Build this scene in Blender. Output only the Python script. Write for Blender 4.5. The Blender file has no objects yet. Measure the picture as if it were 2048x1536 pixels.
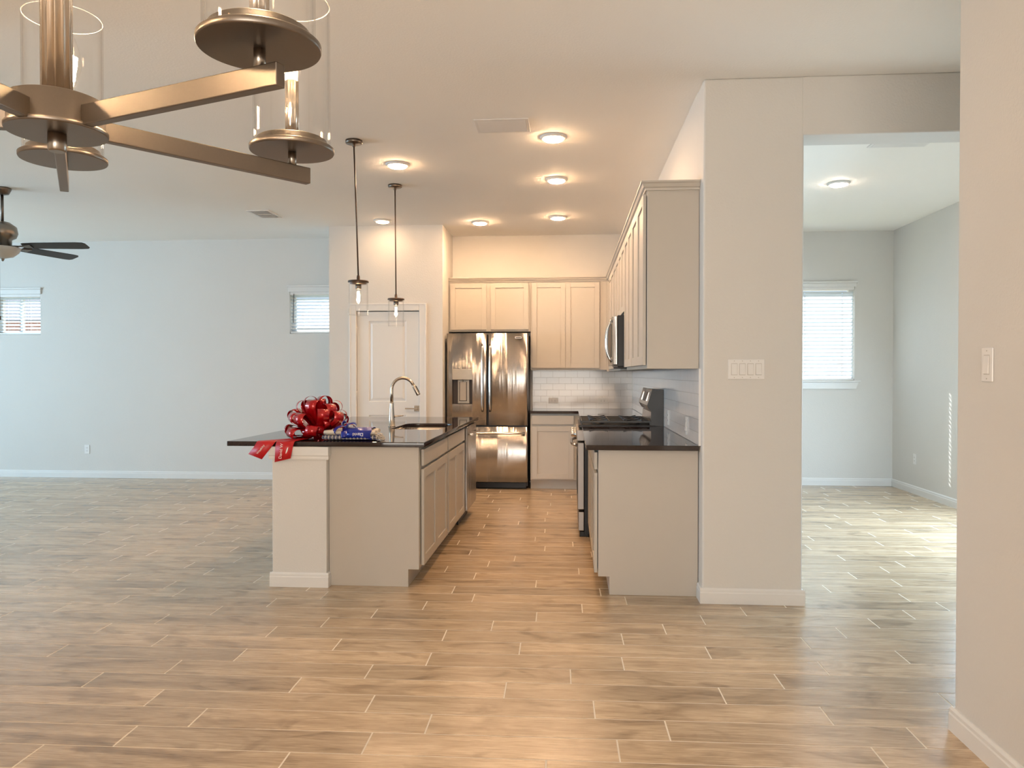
import bpy, bmesh, math, random
from mathutils import Vector, Matrix, Euler
random.seed(7)
S = bpy.context.scene
C = S.collection
PI = math.pi

# ------------------------------------------------------------------ camera
FPX, EYE = 1530.0, 1.34
cd = bpy.data.cameras.new('camera'); cam = bpy.data.objects.new('camera', cd); C.objects.link(cam)
cd.sensor_width = 36.0; cd.lens = 36.0 * FPX / 2048.0; cd.clip_start = 0.05
cam.location = (0, 0, EYE)
cam.rotation_euler = (PI/2 - math.atan(20/FPX), 0, math.atan(115/FPX))
S.camera = cam

# ------------------------------------------------------------------ view, world, daylight
S.view_settings.view_transform = 'Standard'; S.view_settings.look = 'None'
S.view_settings.gamma = 1.0; S.view_settings.use_curve_mapping = False
S.view_settings.exposure = 0.0
S.render.film_transparent = False
cy = S.cycles
cy.use_denoising = True
cy.max_bounces = 9; cy.diffuse_bounces = 5; cy.glossy_bounces = 5; cy.transmission_bounces = 6; cy.transparent_max_bounces = 16
cy.caustics_reflective = False; cy.caustics_refractive = False
cy.sample_clamp_indirect = 6.0; cy.blur_glossy = 0.5

w = bpy.data.worlds.new('world'); S.world = w; w.use_nodes = True
nt = w.node_tree; nt.nodes.clear()
wo = nt.nodes.new('ShaderNodeOutputWorld'); bg = nt.nodes.new('ShaderNodeBackground')
tc = nt.nodes.new('ShaderNodeTexCoord'); sp = nt.nodes.new('ShaderNodeSeparateXYZ'); rp = nt.nodes.new('ShaderNodeValToRGB')
rp.color_ramp.elements[0].position = 0.48; rp.color_ramp.elements[0].color = (0.55, 0.58, 0.58, 1)
rp.color_ramp.elements[1].position = 0.75; rp.color_ramp.elements[1].color = (0.42, 0.58, 0.95, 1)
e = rp.color_ramp.elements.new(0.53); e.color = (0.70, 0.82, 1.0, 1)
mr = nt.nodes.new('ShaderNodeMapRange'); mr.inputs[1].default_value = -1; mr.inputs[2].default_value = 1
nt.links.new(tc.outputs['Generated'], sp.inputs[0]); nt.links.new(sp.outputs[2], mr.inputs[0])
nt.links.new(mr.outputs[0], rp.inputs[0]); nt.links.new(rp.outputs[0], bg.inputs[0])
bg.inputs[1].default_value = 1.15
nt.links.new(bg.outputs[0], wo.inputs[0])

sun_d = Vector((0.407, -1.0, -0.80)).normalized()
sl = bpy.data.lights.new('sun', 'SUN'); sl.energy = 9.0; sl.angle = 0.009; sl.color = (1.0, 0.97, 0.92)
so = bpy.data.objects.new('sun', sl); C.objects.link(so); so.location = (-6, 22, 14)
so.rotation_euler = sun_d.to_track_quat('-Z', 'Y').to_euler()

K = dict(left=.90, rear=1.45, side=2.0, world=.85, sun=2.6, cans=2.5, dining=.3, chand=2.9, pend=2.4, sidecan=9.0)
bg.inputs[1].default_value = 1.15*K['world']; sl.energy = 9.0*K['sun']
def area_light(name, loc, direction, sx, sz, power, color):
    l = bpy.data.lights.new(name, 'AREA'); l.shape = 'RECTANGLE'; l.size = sx; l.size_y = sz; l.energy = power; l.color = color
    o = bpy.data.objects.new(name, l); C.objects.link(o); o.location = loc
    o.rotation_euler = Vector(direction).to_track_quat('-Z', 'Z').to_euler()
    return o
SKYC = (0.58, 0.90, 1.16)
# daylight entering by the big windows of the living room (left wall); the rear and side room lamps are added fill
LEFT_Y = (3.0, 4.7, 6.4)
for yy, q in zip(LEFT_Y, (1.2, 1.05, .7)):
    area_light('daylight_left', (-11.04, yy, 1.5), (1, 0, .25), 1.35, 1.85, 165*q*K['left'], SKYC)
area_light('daylight_rear', (-.2, -3.24, 1.45), (0, 1, 0), 2.3, 2.0, 100*K['rear'], (1.0, .92, .81))  # added unseen lamp brightening the pillar and island from behind the camera
for yy in (5.35, 6.75):
    area_light('daylight_side_room', (3.97, yy, 1.2), (-1, 0.1, -0.85), .95, 1.6, 50*K['side'], (0.68, 0.93, 1.12))  # added unseen lamps that brighten the side room

WARM = (1.0, 0.625, 0.345)
CAN_STRENGTH = 150.0
BULB_STRENGTH = 220.0

# ------------------------------------------------------------------ materials
def _n(nt, t, **k):
    n = nt.nodes.new(t)
    for a, v in k.items(): setattr(n, a, v)
    return n
def mat(name, color=(.8,.8,.8), rough=.5, metal=0.0, spec=.5, noise=0.0, nscale=20.0, bump=0.0, bscale=100.0, stretch=(1,1,1), coat=0.0, trans=0.0, ior=1.5, aniso=0.0, bdist=0.002):
    m = bpy.data.materials.new(name); m.use_nodes = True; nt = m.node_tree; L = nt.links.new
    b = nt.nodes['Principled BSDF']
    b.inputs['Base Color'].default_value = (*color, 1); b.inputs['Roughness'].default_value = rough
    b.inputs['Metallic'].default_value = metal; b.inputs['Specular IOR Level'].default_value = spec
    b.inputs['IOR'].default_value = ior; b.inputs['Coat Weight'].default_value = coat
    b.inputs['Transmission Weight'].default_value = trans; b.inputs['Anisotropic'].default_value = aniso
    tc = _n(nt, 'ShaderNodeTexCoord'); mp = _n(nt, 'ShaderNodeMapping'); mp.inputs['Scale'].default_value = stretch
    L(tc.outputs['Object'], mp.inputs['Vector'])
    nz = _n(nt, 'ShaderNodeTexNoise'); nz.inputs['Scale'].default_value = nscale; nz.inputs['Detail'].default_value = 4
    L(mp.outputs[0], nz.inputs['Vector'])
    mx = _n(nt, 'ShaderNodeMix', data_type='RGBA')
    k = noise
    mx.inputs['A'].default_value = (*[c*(1-k) for c in color], 1); mx.inputs['B'].default_value = (*[min(1, c*(1+k)) for c in color], 1)
    L(nz.outputs['Fac'], mx.inputs['Factor']); L(mx.outputs['Result'], b.inputs['Base Color'])
    if bump:
        n2 = _n(nt, 'ShaderNodeTexNoise'); n2.inputs['Scale'].default_value = bscale; n2.inputs['Detail'].default_value = 3
        L(mp.outputs[0], n2.inputs['Vector'])
        bp = _n(nt, 'ShaderNodeBump'); bp.inputs['Strength'].default_value = bump; bp.inputs['Distance'].default_value = bdist
        L(n2.outputs['Fac'], bp.inputs['Height']); L(bp.outputs[0], b.inputs['Normal'])
    return m
M = {}
M['wall'] = mat('painted_wall', (.68,.665,.64), .62, noise=.015, nscale=3, bump=.30, bscale=95, bdist=.004)
M['ceiling'] = mat('painted_ceiling', (.93,.915,.885), .8, noise=.01, nscale=3, bump=.25, bscale=80, bdist=.004)
M['trim'] = mat('white_trim', (.76,.755,.745), .35, noise=.01)
M['white'] = mat('white_plastic', (.80,.79,.78), .35, noise=.01)
M['slot'] = mat('dark_slot', (.06,.05,.05), .6)
M['cab'] = mat('cabinet_paint', (.52,.485,.435), .42, noise=.02, nscale=8)
M['toe'] = mat('toe_board', (.50,.47,.43), .6, noise=.03)
M['counter'] = mat('black_stone', (.022,.013,.012), .045, noise=.25, nscale=120, spec=.5)
M['steel'] = mat('stainless_steel', (.44,.42,.405), .17, 1.0, noise=.03, nscale=200, stretch=(1,1,.02), bump=.8, bscale=9.0, bdist=.010)
M['steel'].node_tree.nodes['Mapping'].inputs['Scale'].default_value = (1, 1, .04)
_nt = M['steel'].node_tree; _b = _nt.nodes['Principled BSDF']; _tg = _n(_nt, 'ShaderNodeTangent'); _tg.direction_type = 'RADIAL'; _tg.axis = 'Z'
_b.inputs['Anisotropic'].default_value = .95; _b.inputs['Anisotropic Rotation'].default_value = .25; _b.inputs['Roughness'].default_value = .24; _nt.links.new(_tg.outputs[0], _b.inputs['Tangent'])
M['satin'] = mat('satin_steel', (.34,.32,.31), .46, 1.0, noise=.03, nscale=200)
M['steel2'] = mat('polished_steel', (.66,.63,.60), .16, 1.0, noise=.02)
M['nickel'] = mat('brushed_nickel', (.19,.16,.135), .36, 1.0, noise=.04, nscale=300)  # base darkened to put the shade under the arms into the colour
M['nickelc'] = mat('satin_nickel_column', (.55,.47,.39), .26, 1.0, noise=.03, nscale=300)  # same metal lightened, bulb light on the column put into the colour
M['nickeld'] = mat('dark_nickel', (.30,.26,.22), .30, 1.0, noise=.04)
M['bronze'] = mat('dark_bronze', (.10,.07,.055), .38, .8, noise=.05)
M['black'] = mat('black_enamel', (.008,.008,.010), .30, spec=.3, noise=.1)
M['blackm'] = mat('cast_iron', (.018,.016,.016), .42, noise=.2)
M['dark'] = mat('dark_gap', (.02,.02,.022), .7)
M['red'] = mat('red_foil_ribbon', (.46,.002,.006), .16, .30, noise=.05, coat=.6, bump=.12, bscale=18, bdist=.004)
M['redt'] = mat('red_satin_ribbon', (.52,.006,.010), .42, noise=.04)
M['blue'] = mat('blue_satin_ribbon', (.008,.022,.30), .28, .15, noise=.1, coat=.3, bump=.3, bscale=40, bdist=.004)
M['print'] = mat('white_print', (.85,.83,.80), .5)
M['cream'] = mat('cream_cloth', (.74,.66,.56), .9, noise=.06, nscale=60, bump=.4, bscale=400, bdist=.001)
M['blade'] = mat('dark_fan_blade', (.012,.008,.007), .45, noise=.2, nscale=12, stretch=(1,8,8))
M['frost'] = mat('frosted_bowl', (.55,.54,.52), .35, noise=.02)
M['fridgeside'] = mat('dark_side', (.05,.05,.055), .5, noise=.05)
M['dispenser'] = mat('dispenser_panel', (.45,.42,.37), .35, .3, noise=.08)
M['vinyl'] = mat('vinyl_frame', (.75,.72,.68), .4)
M['cream_wall'] = mat('neighbour_siding', (.62,.56,.50), .8, noise=.08)
M['roof'] = mat('neighbour_shingles', (.20,.22,.26), .9, noise=.35, nscale=25)
M['soil'] = mat('dry_grass', (.30,.32,.20), 1, noise=.3, nscale=2)

def emis(name, color, strength):
    m = bpy.data.materials.new(name); m.use_nodes = True; nt = m.node_tree; nt.nodes.clear()
    o = _n(nt, 'ShaderNodeOutputMaterial'); e = _n(nt, 'ShaderNodeEmission')
    e.inputs[0].default_value = (*color, 1); e.inputs[1].default_value = strength
    nt.links.new(e.outputs[0], o.inputs[0]); return m
M['can'] = emis('lit_diffuser', WARM, CAN_STRENGTH*K['cans'])
M['can_cool'] = emis('lit_diffuser_side_room', (1.0,.80,.62), 22*K['sidecan'])
M['can_dining'] = emis('lit_diffuser_dining', WARM, CAN_STRENGTH*K['dining'])  # for the added ceiling lamps out of view
M['can_soft'] = emis('lit_diffuser_dimmed', WARM, CAN_STRENGTH*K['cans']*.2)
M['filament'] = emis('lit_filament', (1.0,.70,.40), BULB_STRENGTH*K['chand'])
M['filament2'] = emis('lit_pendant_filament', (1.0,.66,.36), 150*K['pend'])

def thin_glass(name, tint=(1,1,1), base=.04, gain=.7, rough=.02):
    m = bpy.data.materials.new(name); m.use_nodes = True; nt = m.node_tree; nt.nodes.clear(); L = nt.links.new
    o = _n(nt, 'ShaderNodeOutputMaterial'); t = _n(nt, 'ShaderNodeBsdfTransparent'); g = _n(nt, 'ShaderNodeBsdfGlossy')
    t.inputs[0].default_value = (*tint, 1); g.inputs['Roughness'].default_value = rough
    lw = _n(nt, 'ShaderNodeLayerWeight'); lw.inputs[0].default_value = .5
    pw = _n(nt, 'ShaderNodeMath', operation='POWER'); pw.inputs[1].default_value = 3.5
    ma = _n(nt, 'ShaderNodeMath', operation='MULTIPLY_ADD'); ma.inputs[1].default_value = gain; ma.inputs[2].default_value = base
    L(lw.outputs['Facing'], pw.inputs[0]); L(pw.outputs[0], ma.inputs[0])
    mx = _n(nt, 'ShaderNodeMixShader'); L(ma.outputs[0], mx.inputs[0]); L(t.outputs[0], mx.inputs[1]); L(g.outputs[0], mx.inputs[2])
    L(mx.outputs[0], o.inputs[0]); return m
M['glass'] = thin_glass('clear_shade_glass', (.995,.993,.99), .025, .65)
M['bulbglass'] = thin_glass('clear_bulb_glass', (1,.99,.98), .02, .4)
M['rim'] = mat('ground_glass_edge', (.85,.86,.86), .25, spec=.8)
M['pane'] = thin_glass('window_pane', (.96,.98,.98), .04, .5)

# blind slats: white, letting some light through
m = bpy.data.materials.new('blind_slat'); m.use_nodes = True; nt = m.node_tree; nt.nodes.clear(); L = nt.links.new
o = _n(nt,'ShaderNodeOutputMaterial'); d = _n(nt,'ShaderNodeBsdfDiffuse'); t = _n(nt,'ShaderNodeBsdfTranslucent'); mx = _n(nt,'ShaderNodeMixShader')
nz = _n(nt,'ShaderNodeTexNoise'); nz.inputs['Scale'].default_value = 6; cr = _n(nt,'ShaderNodeMix', data_type='RGBA')
cr.inputs['A'].default_value = (.84,.86,.87,1); cr.inputs['B'].default_value = (.88,.89,.90,1)
L(nz.outputs['Fac'], cr.inputs['Factor']); L(cr.outputs['Result'], d.inputs[0]); t.inputs[0].default_value = (.80,.86,.90,1); mx.inputs[0].default_value = .62
L(d.outputs[0], mx.inputs[1]); L(t.outputs[0], mx.inputs[2]); L(mx.outputs[0], o.inputs[0]); M['slat'] = m

# wood-look tile planks
m = bpy.data.materials.new('wood_look_tile'); m.use_nodes = True; nt = m.node_tree; L = nt.links.new; b = nt.nodes['Principled BSDF']
at = _n(nt,'ShaderNodeAttribute', attribute_name='plank'); tc = _n(nt,'ShaderNodeTexCoord')
sc = _n(nt,'ShaderNodeVectorMath', operation='SCALE'); sc.inputs['Scale'].default_value = 37.0; L(at.outputs['Color'], sc.inputs[0])
ad = _n(nt,'ShaderNodeVectorMath', operation='ADD'); L(tc.outputs['Object'], ad.inputs[0]); L(sc.outputs[0], ad.inputs[1])
def noise_at(scale, st, det=5, rough=.55, dist=0.0):
    mp = _n(nt,'ShaderNodeMapping'); mp.inputs['Scale'].default_value = st; L(ad.outputs[0], mp.inputs['Vector'])
    n = _n(nt,'ShaderNodeTexNoise'); n.inputs['Scale'].default_value = scale; n.inputs['Detail'].default_value = det
    n.inputs['Roughness'].default_value = rough; n.inputs['Distortion'].default_value = dist; L(mp.outputs[0], n.inputs['Vector']); return n
n1 = noise_at(1.6, (1,9,1), 4, .55, .8); n2 = noise_at(9, (1,22,1), 6, .65, .4); n3 = noise_at(2.2, (1.4,3.2,1), 3, .5, 1.2)
r1 = _n(nt,'ShaderNodeValToRGB'); L(n1.outputs['Fac'], r1.inputs[0])
r1.color_ramp.elements[0].position = .28; r1.color_ramp.elements[0].color = (.42,.30,.188,1)
r1.color_ramp.elements[1].position = .62; r1.color_ramp.elements[1].color = (.645,.49,.325,1)
r2 = _n(nt,'ShaderNodeValToRGB'); L(n2.outputs['Fac'], r2.inputs[0])
r2.color_ramp.elements[0].position = .30; r2.color_ramp.elements[0].color = (.55,.50,.45,1)
r2.color_ramp.elements[1].position = .60; r2.color_ramp.elements[1].color = (1,1,1,1)
r3 = _n(nt,'ShaderNodeValToRGB'); L(n3.outputs['Fac'], r3.inputs[0])
r3.color_ramp.elements[0].position = .31; r3.color_ramp.elements[0].color = (.60,.56,.52,1)
r3.color_ramp.elements[1].position = .47; r3.color_ramp.elements[1].color = (1,1,1,1)
m1 = _n(nt,'ShaderNodeMix', data_type='RGBA', blend_type='MULTIPLY'); m1.inputs['Factor'].default_value = .95
L(r1.outputs[0], m1.inputs['A']); L(r2.outputs[0], m1.inputs['B'])
m2 = _n(nt,'ShaderNodeMix', data_type='RGBA', blend_type='MULTIPLY'); m2.inputs['Factor'].default_value = .85
L(m1.outputs['Result'], m2.inputs['A']); L(r3.outputs[0], m2.inputs['B'])
sx = _n(nt,'ShaderNodeSeparateColor'); L(at.outputs['Color'], sx.inputs[0])
mr = _n(nt,'ShaderNodeMapRange'); mr.inputs[3].default_value = .86; mr.inputs[4].default_value = 1.16; L(sx.outputs[2], mr.inputs[0])
m3 = _n(nt,'ShaderNodeVectorMath', operation='SCALE'); L(m2.outputs['Result'], m3.inputs[0]); L(mr.outputs[0], m3.inputs['Scale'])
L(m3.outputs[0], b.inputs['Base Color'])
rr = _n(nt,'ShaderNodeMapRange'); rr.inputs[3].default_value = .20; rr.inputs[4].default_value = .32; b.inputs['Roughness'].default_value = .23
b.inputs['Specular IOR Level'].default_value = .9
bp = _n(nt,'ShaderNodeBump'); bp.inputs['Strength'].default_value = .35; bp.inputs['Distance'].default_value = .0015
L(n2.outputs['Fac'], bp.inputs['Height']); L(bp.outputs[0], b.inputs['Normal'])
M['plank'] = m
M['grout'] = mat('grout', (.74,.655,.54), .9, noise=.08, nscale=30)

def tile_mat(name, axis):   # glossy white running-bond wall tile; axis 'x' or 'y' runs along the wall
    m = bpy.data.materials.new(name); m.use_nodes = True; nt = m.node_tree; L = nt.links.new; b = nt.nodes['Principled BSDF']
    tc = _n(nt,'ShaderNodeTexCoord'); s = _n(nt,'ShaderNodeSeparateXYZ'); c = _n(nt,'ShaderNodeCombineXYZ')
    L(tc.outputs['Object'], s.inputs[0]); L(s.outputs[0 if axis=='x' else 1], c.inputs[0]); L(s.outputs[2], c.inputs[1])
    br = _n(nt,'ShaderNodeTexBrick'); br.offset = .5; br.inputs['Scale'].default_value = 1.0
    br.inputs['Brick Width'].default_value = .151; br.inputs['Row Height'].default_value = .0765
    br.inputs['Mortar Size'].default_value = .0016; br.inputs['Mortar Smooth'].default_value = .3
    br.inputs['Color1'].default_value = (.81,.79,.78,1); br.inputs['Color2'].default_value = (.84,.82,.81,1); br.inputs['Mortar'].default_value = (.60,.56,.53,1)
    L(c.outputs[0], br.inputs['Vector']); L(br.outputs['Color'], b.inputs['Base Color'])
    b.inputs['Roughness'].default_value = .10
    inv = _n(nt,'ShaderNodeMath', operation='SUBTRACT'); inv.inputs[0].default_value = 1; L(br.outputs['Fac'], inv.inputs[1])
    bp = _n(nt,'ShaderNodeBump'); bp.inputs['Strength'].default_value = .6; bp.inputs['Distance'].default_value = .0015
    L(inv.outputs[0], bp.inputs['Height']); L(bp.outputs[0], b.inputs['Normal']); return m
M['tile_x'] = tile_mat('subway_tile', 'x'); M['tile_y'] = tile_mat('subway_tile_side', 'y')

m = bpy.data.materials.new('red_brick'); m.use_nodes = True; nt = m.node_tree; b = nt.nodes['Principled BSDF']
tc = _n(nt,'ShaderNodeTexCoord'); s = _n(nt,'ShaderNodeSeparateXYZ'); c = _n(nt,'ShaderNodeCombineXYZ'); br = _n(nt,'ShaderNodeTexBrick')
nt.links.new(tc.outputs['Object'], s.inputs[0]); nt.links.new(s.outputs[0], c.inputs[0]); nt.links.new(s.outputs[2], c.inputs[1]); nt.links.new(c.outputs[0], br.inputs['Vector'])
br.inputs['Scale'].default_value = 1; br.inputs['Brick Width'].default_value = .21; br.inputs['Row Height'].default_value = .075; br.inputs['Mortar Size'].default_value = .006
br.inputs['Color1'].default_value = (.55,.22,.15,1); br.inputs['Color2'].default_value = (.62,.28,.20,1); br.inputs['Mortar'].default_value = (.6,.52,.46,1)
nt.links.new(br.outputs['Color'], b.inputs['Base Color']); b.inputs['Roughness'].default_value = .9; M['brick'] = m

m = bpy.data.materials.new('navy_plaid_cloth'); m.use_nodes = True; nt = m.node_tree; b = nt.nodes['Principled BSDF']; L = nt.links.new
tc = _n(nt,'ShaderNodeTexCoord'); s = _n(nt,'ShaderNodeSeparateXYZ'); L(tc.outputs['Object'], s.inputs[0])
def stripes(out, freq, duty):
    a = _n(nt,'ShaderNodeMath', operation='MULTIPLY'); a.inputs[1].default_value = freq; L(out, a.inputs[0])
    f = _n(nt,'ShaderNodeMath', operation='FRACT'); L(a.outputs[0], f.inputs[0])
    g = _n(nt,'ShaderNodeMath', operation='LESS_THAN'); g.inputs[1].default_value = duty; L(f.outputs[0], g.inputs[0]); return g
a = stripes(s.outputs[0], 42, .25); c = stripes(s.outputs[2], 95, .25); c2 = stripes(s.outputs[0], 130, .3)
mxm = _n(nt,'ShaderNodeMath', operation='MAXIMUM'); L(a.outputs[0], mxm.inputs[0]); L(c.outputs[0], mxm.inputs[1])
cm = _n(nt,'ShaderNodeMix', data_type='RGBA'); cm.inputs['A'].default_value = (.025,.03,.10,1); cm.inputs['B'].default_value = (.62,.56,.50,1)
L(mxm.outputs[0], cm.inputs['Factor']); L(cm.outputs['Result'], b.inputs['Base Color']); b.inputs['Roughness'].default_value = .9; M['plaid'] = m

# ------------------------------------------------------------------ helpers
def wpos(o):
    v = Vector((0,0,0))
    while o is not None: v += o.location; o = o.parent
    return v
class MB:
    def __init__(s, mapf=None): s.bm = bmesh.new(); s.f = mapf
    def _v(s, p): return s.bm.verts.new(s.f(*p) if s.f else p)
    def faces(s, pts, fs, smooth=False):
        vs = [s._v(p) for p in pts]
        for f in fs:
            try: F = s.bm.faces.new([vs[i] for i in f]); F.smooth = smooth
            except ValueError: pass
        return s
    def box(s, x0,x1,y0,y1,z0,z1):
        p = [(x,y,z) for z in (z0,z1) for y in (y0,y1) for x in (x0,x1)]
        return s.faces(p, [(0,2,3,1),(4,5,7,6),(0,1,5,4),(2,6,7,3),(0,4,6,2),(1,3,7,5)])
    def prism(s, poly, axis, a, b):   # poly in the two other axes, in xyz order
        def P(u, v, t): return {'x':(t,u,v),'y':(u,t,v),'z':(u,v,t)}[axis]
        n = len(poly); pts = [P(u,v,a) for u,v in poly] + [P(u,v,b) for u,v in poly]
        return s.faces(pts, [tuple(range(n))[::-1], tuple(range(n,2*n))] + [(i,(i+1)%n,n+(i+1)%n,n+i) for i in range(n)])
    def tube(s, path, r, n=12, caps=True, smooth=True, up=None):
        path = [Vector(p) for p in path]; k = len(path); rs = r if isinstance(r,(list,tuple)) else [r]*k
        rings = []; prev = None
        for i,p in enumerate(path):
            t = (path[min(i+1,k-1)] - path[max(i-1,0)]).normalized()
            if prev is None:
                a = Vector((0,0,1)) if abs(t.z) < .9 else Vector((1,0,0)); u = t.cross(a).normalized()
            else: u = (prev - t*prev.dot(t)).normalized()
            prev = u; v = t.cross(u)
            rings.append([s._v(p + (u*math.cos(2*PI*j/n) + v*math.sin(2*PI*j/n))*rs[i]) for j in range(n)])
        for i in range(k-1):
            for j in range(n):
                F = s.bm.faces.new((rings[i][j], rings[i][(j+1)%n], rings[i+1][(j+1)%n], rings[i+1][j])); F.smooth = smooth
        if caps: s.bm.faces.new(rings[0][::-1]); s.bm.faces.new(rings[-1])
        return s
    def lathe(s, prof, c=(0,0,0), n=32, smooth=True, caps=True, flutes=0, fd=0.0):
        rings = []
        for r,z in prof:
            ring = []
            for j in range(n):
                a = 2*PI*j/n; q = r*(1 - fd*abs(math.sin(a*flutes/2))**.6) if flutes else r
                ring.append(s._v((c[0]+q*math.cos(a), c[1]+q*math.sin(a), c[2]+z)))
            rings.append(ring)
        for i in range(len(prof)-1):
            for j in range(n):
                F = s.bm.faces.new((rings[i][j], rings[i][(j+1)%n], rings[i+1][(j+1)%n], rings[i+1][j])); F.smooth = smooth
        if caps:
            for rg, q in ((rings[0], -1), (rings[-1], 1)):
                try: s.bm.faces.new(rg[::q])
                except ValueError: pass
        return s
    def obox(s, c, ax, ay, az):  # oriented box: centre and three half vectors
        c, ax, ay, az = map(Vector, (c,ax,ay,az))
        p = [c+ax*i+ay*j+az*k for k in (-1,1) for j in (-1,1) for i in (-1,1)]
        return s.faces(p, [(0,2,3,1),(4,5,7,6),(0,1,5,4),(2,6,7,3),(0,4,6,2),(1,3,7,5)])
    def build(s, name, material, parent=None, bevel=0.0, seg=2, label=None, origin=None):
        bmesh.ops.recalc_face_normals(s.bm, faces=s.bm.faces[:])
        off = wpos(parent) if parent is not None else Vector((0,0,0))
        me = bpy.data.meshes.new(name)
        loc = Vector((0,0,0))
        if parent is None:
            vs = [v.co for v in s.bm.verts]
            mn = [min(v[i] for v in vs) for i in range(3)]; mx_ = [max(v[i] for v in vs) for i in range(3)]
            loc = Vector(((mn[0]+mx_[0])/2, (mn[1]+mx_[1])/2, mn[2])) if origin is None else Vector(origin)
            off = loc
        bmesh.ops.translate(s.bm, verts=s.bm.verts[:], vec=-off)
        s.bm.to_mesh(me); s.bm.free()
        me.materials.append(material)
        o = bpy.data.objects.new(name, me); C.objects.link(o); o.location = loc
        if parent is not None: o.parent = parent
        if bevel:
            b = o.modifiers.new('bevel', 'BEVEL'); b.width = bevel; b.segments = seg; b.limit_method = 'ANGLE'; b.angle_limit = math.radians(40)
        if label: o['label'] = label
        return o
def tag(o, label, cat, group=None):
    o['label'] = label; o['category'] = cat
    if group: o['group'] = group
    return o
def thing(name, label, cat, loc, group=None):
    o = bpy.data.objects.new(name, None); C.objects.link(o); o.location = loc; o.empty_display_size = .05
    return tag(o, label, cat, group)
def struct(o): o['kind'] = 'structure'; return o
def copy_tree(o, parent=None):
    c = o.copy(); C.objects.link(c); c.parent = parent
    for ch in list(o.children): copy_tree(ch, c)
    return c
def fmap(face, at):
    """(a, d, z) -> world; a runs along the wall, d is depth behind the front plane"""
    if face == '-y': return lambda a,d,z: (a, at+d, z)
    if face == '-x': return lambda a,d,z: (at+d, a, z)
    if face == '+x': return lambda a,d,z: (at-d, a, z)
def profile_strip(prof, p0, p1, normal):
    """prof: (out, z) polygon extruded from p0 to p1 (xy), out along normal (xy)"""
    mb = MB(); n = len(prof); pts = []
    for p in (p0, p1):
        for o_, z in prof: pts.append((p[0]+normal[0]*o_, p[1]+normal[1]*o_, z))
    mb.faces(pts, [tuple(range(n))[::-1], tuple(range(n,2*n))] + [(i,(i+1)%n,n+(i+1)%n,n+i) for i in range(n)])
    return mb
def extrude_poly(outer, holes, z0, z1):
    cu = bpy.data.curves.new('tmp', 'CURVE'); cu.dimensions = '2D'; cu.fill_mode = 'BOTH'
    for lp in [outer]+holes:
        sp = cu.splines.new('POLY'); sp.points.add(len(lp)-1)
        for i,(x,y) in enumerate(lp): sp.points[i].co = (x,y,0,1)
        sp.use_cyclic_u = True
    cu.extrude = (z1-z0)/2
    o = bpy.data.objects.new('tmp', cu); C.objects.link(o)
    me = o.to_mesh(); bm = bmesh.new(); bm.from_mesh(me); o.to_mesh_clear()
    bpy.data.objects.remove(o); bpy.data.curves.remove(cu)
    bmesh.ops.remove_doubles(bm, verts=bm.verts[:], dist=1e-5)
    bmesh.ops.translate(bm, verts=bm.verts[:], vec=(0,0,(z0+z1)/2))
    mb = MB(); mb.bm.free(); mb.bm = bm; return mb
def text_bm(s, size, thick=.0003):
    cu = bpy.data.curves.new('tmp', 'FONT'); cu.body = s; cu.size = size; cu.extrude = thick; cu.align_x = 'CENTER'; cu.align_y = 'CENTER'
    o = bpy.data.objects.new('tmp', cu); C.objects.link(o); me = o.to_mesh()
    bm = bmesh.new(); bm.from_mesh(me); o.to_mesh_clear(); bpy.data.objects.remove(o); bpy.data.curves.remove(cu); return bm
def ellipse(cx, cy, rx, ry, n=24): return [(cx+rx*math.cos(2*PI*i/n), cy+ry*math.sin(2*PI*i/n)) for i in range(n)]
def rrect(x0,x1,y0,y1,r,n=5):
    pts = []
    for cx,cy,a in ((x1-r,y1-r,0),(x0+r,y1-r,90),(x0+r,y0+r,180),(x1-r,y0+r,270)):
        for i in range(n+1):
            t = math.radians(a+90*i/n); pts.append((cx+r*math.cos(t), cy+r*math.sin(t)))
    return pts

# ------------------------------------------------------------------ key dimensions
H = 3.05
YB = 9.45            # far wall, room side
XL, XR, YR = -11.0, 3.85, -3.2
XK = 0.775           # kitchen side of the partition

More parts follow.
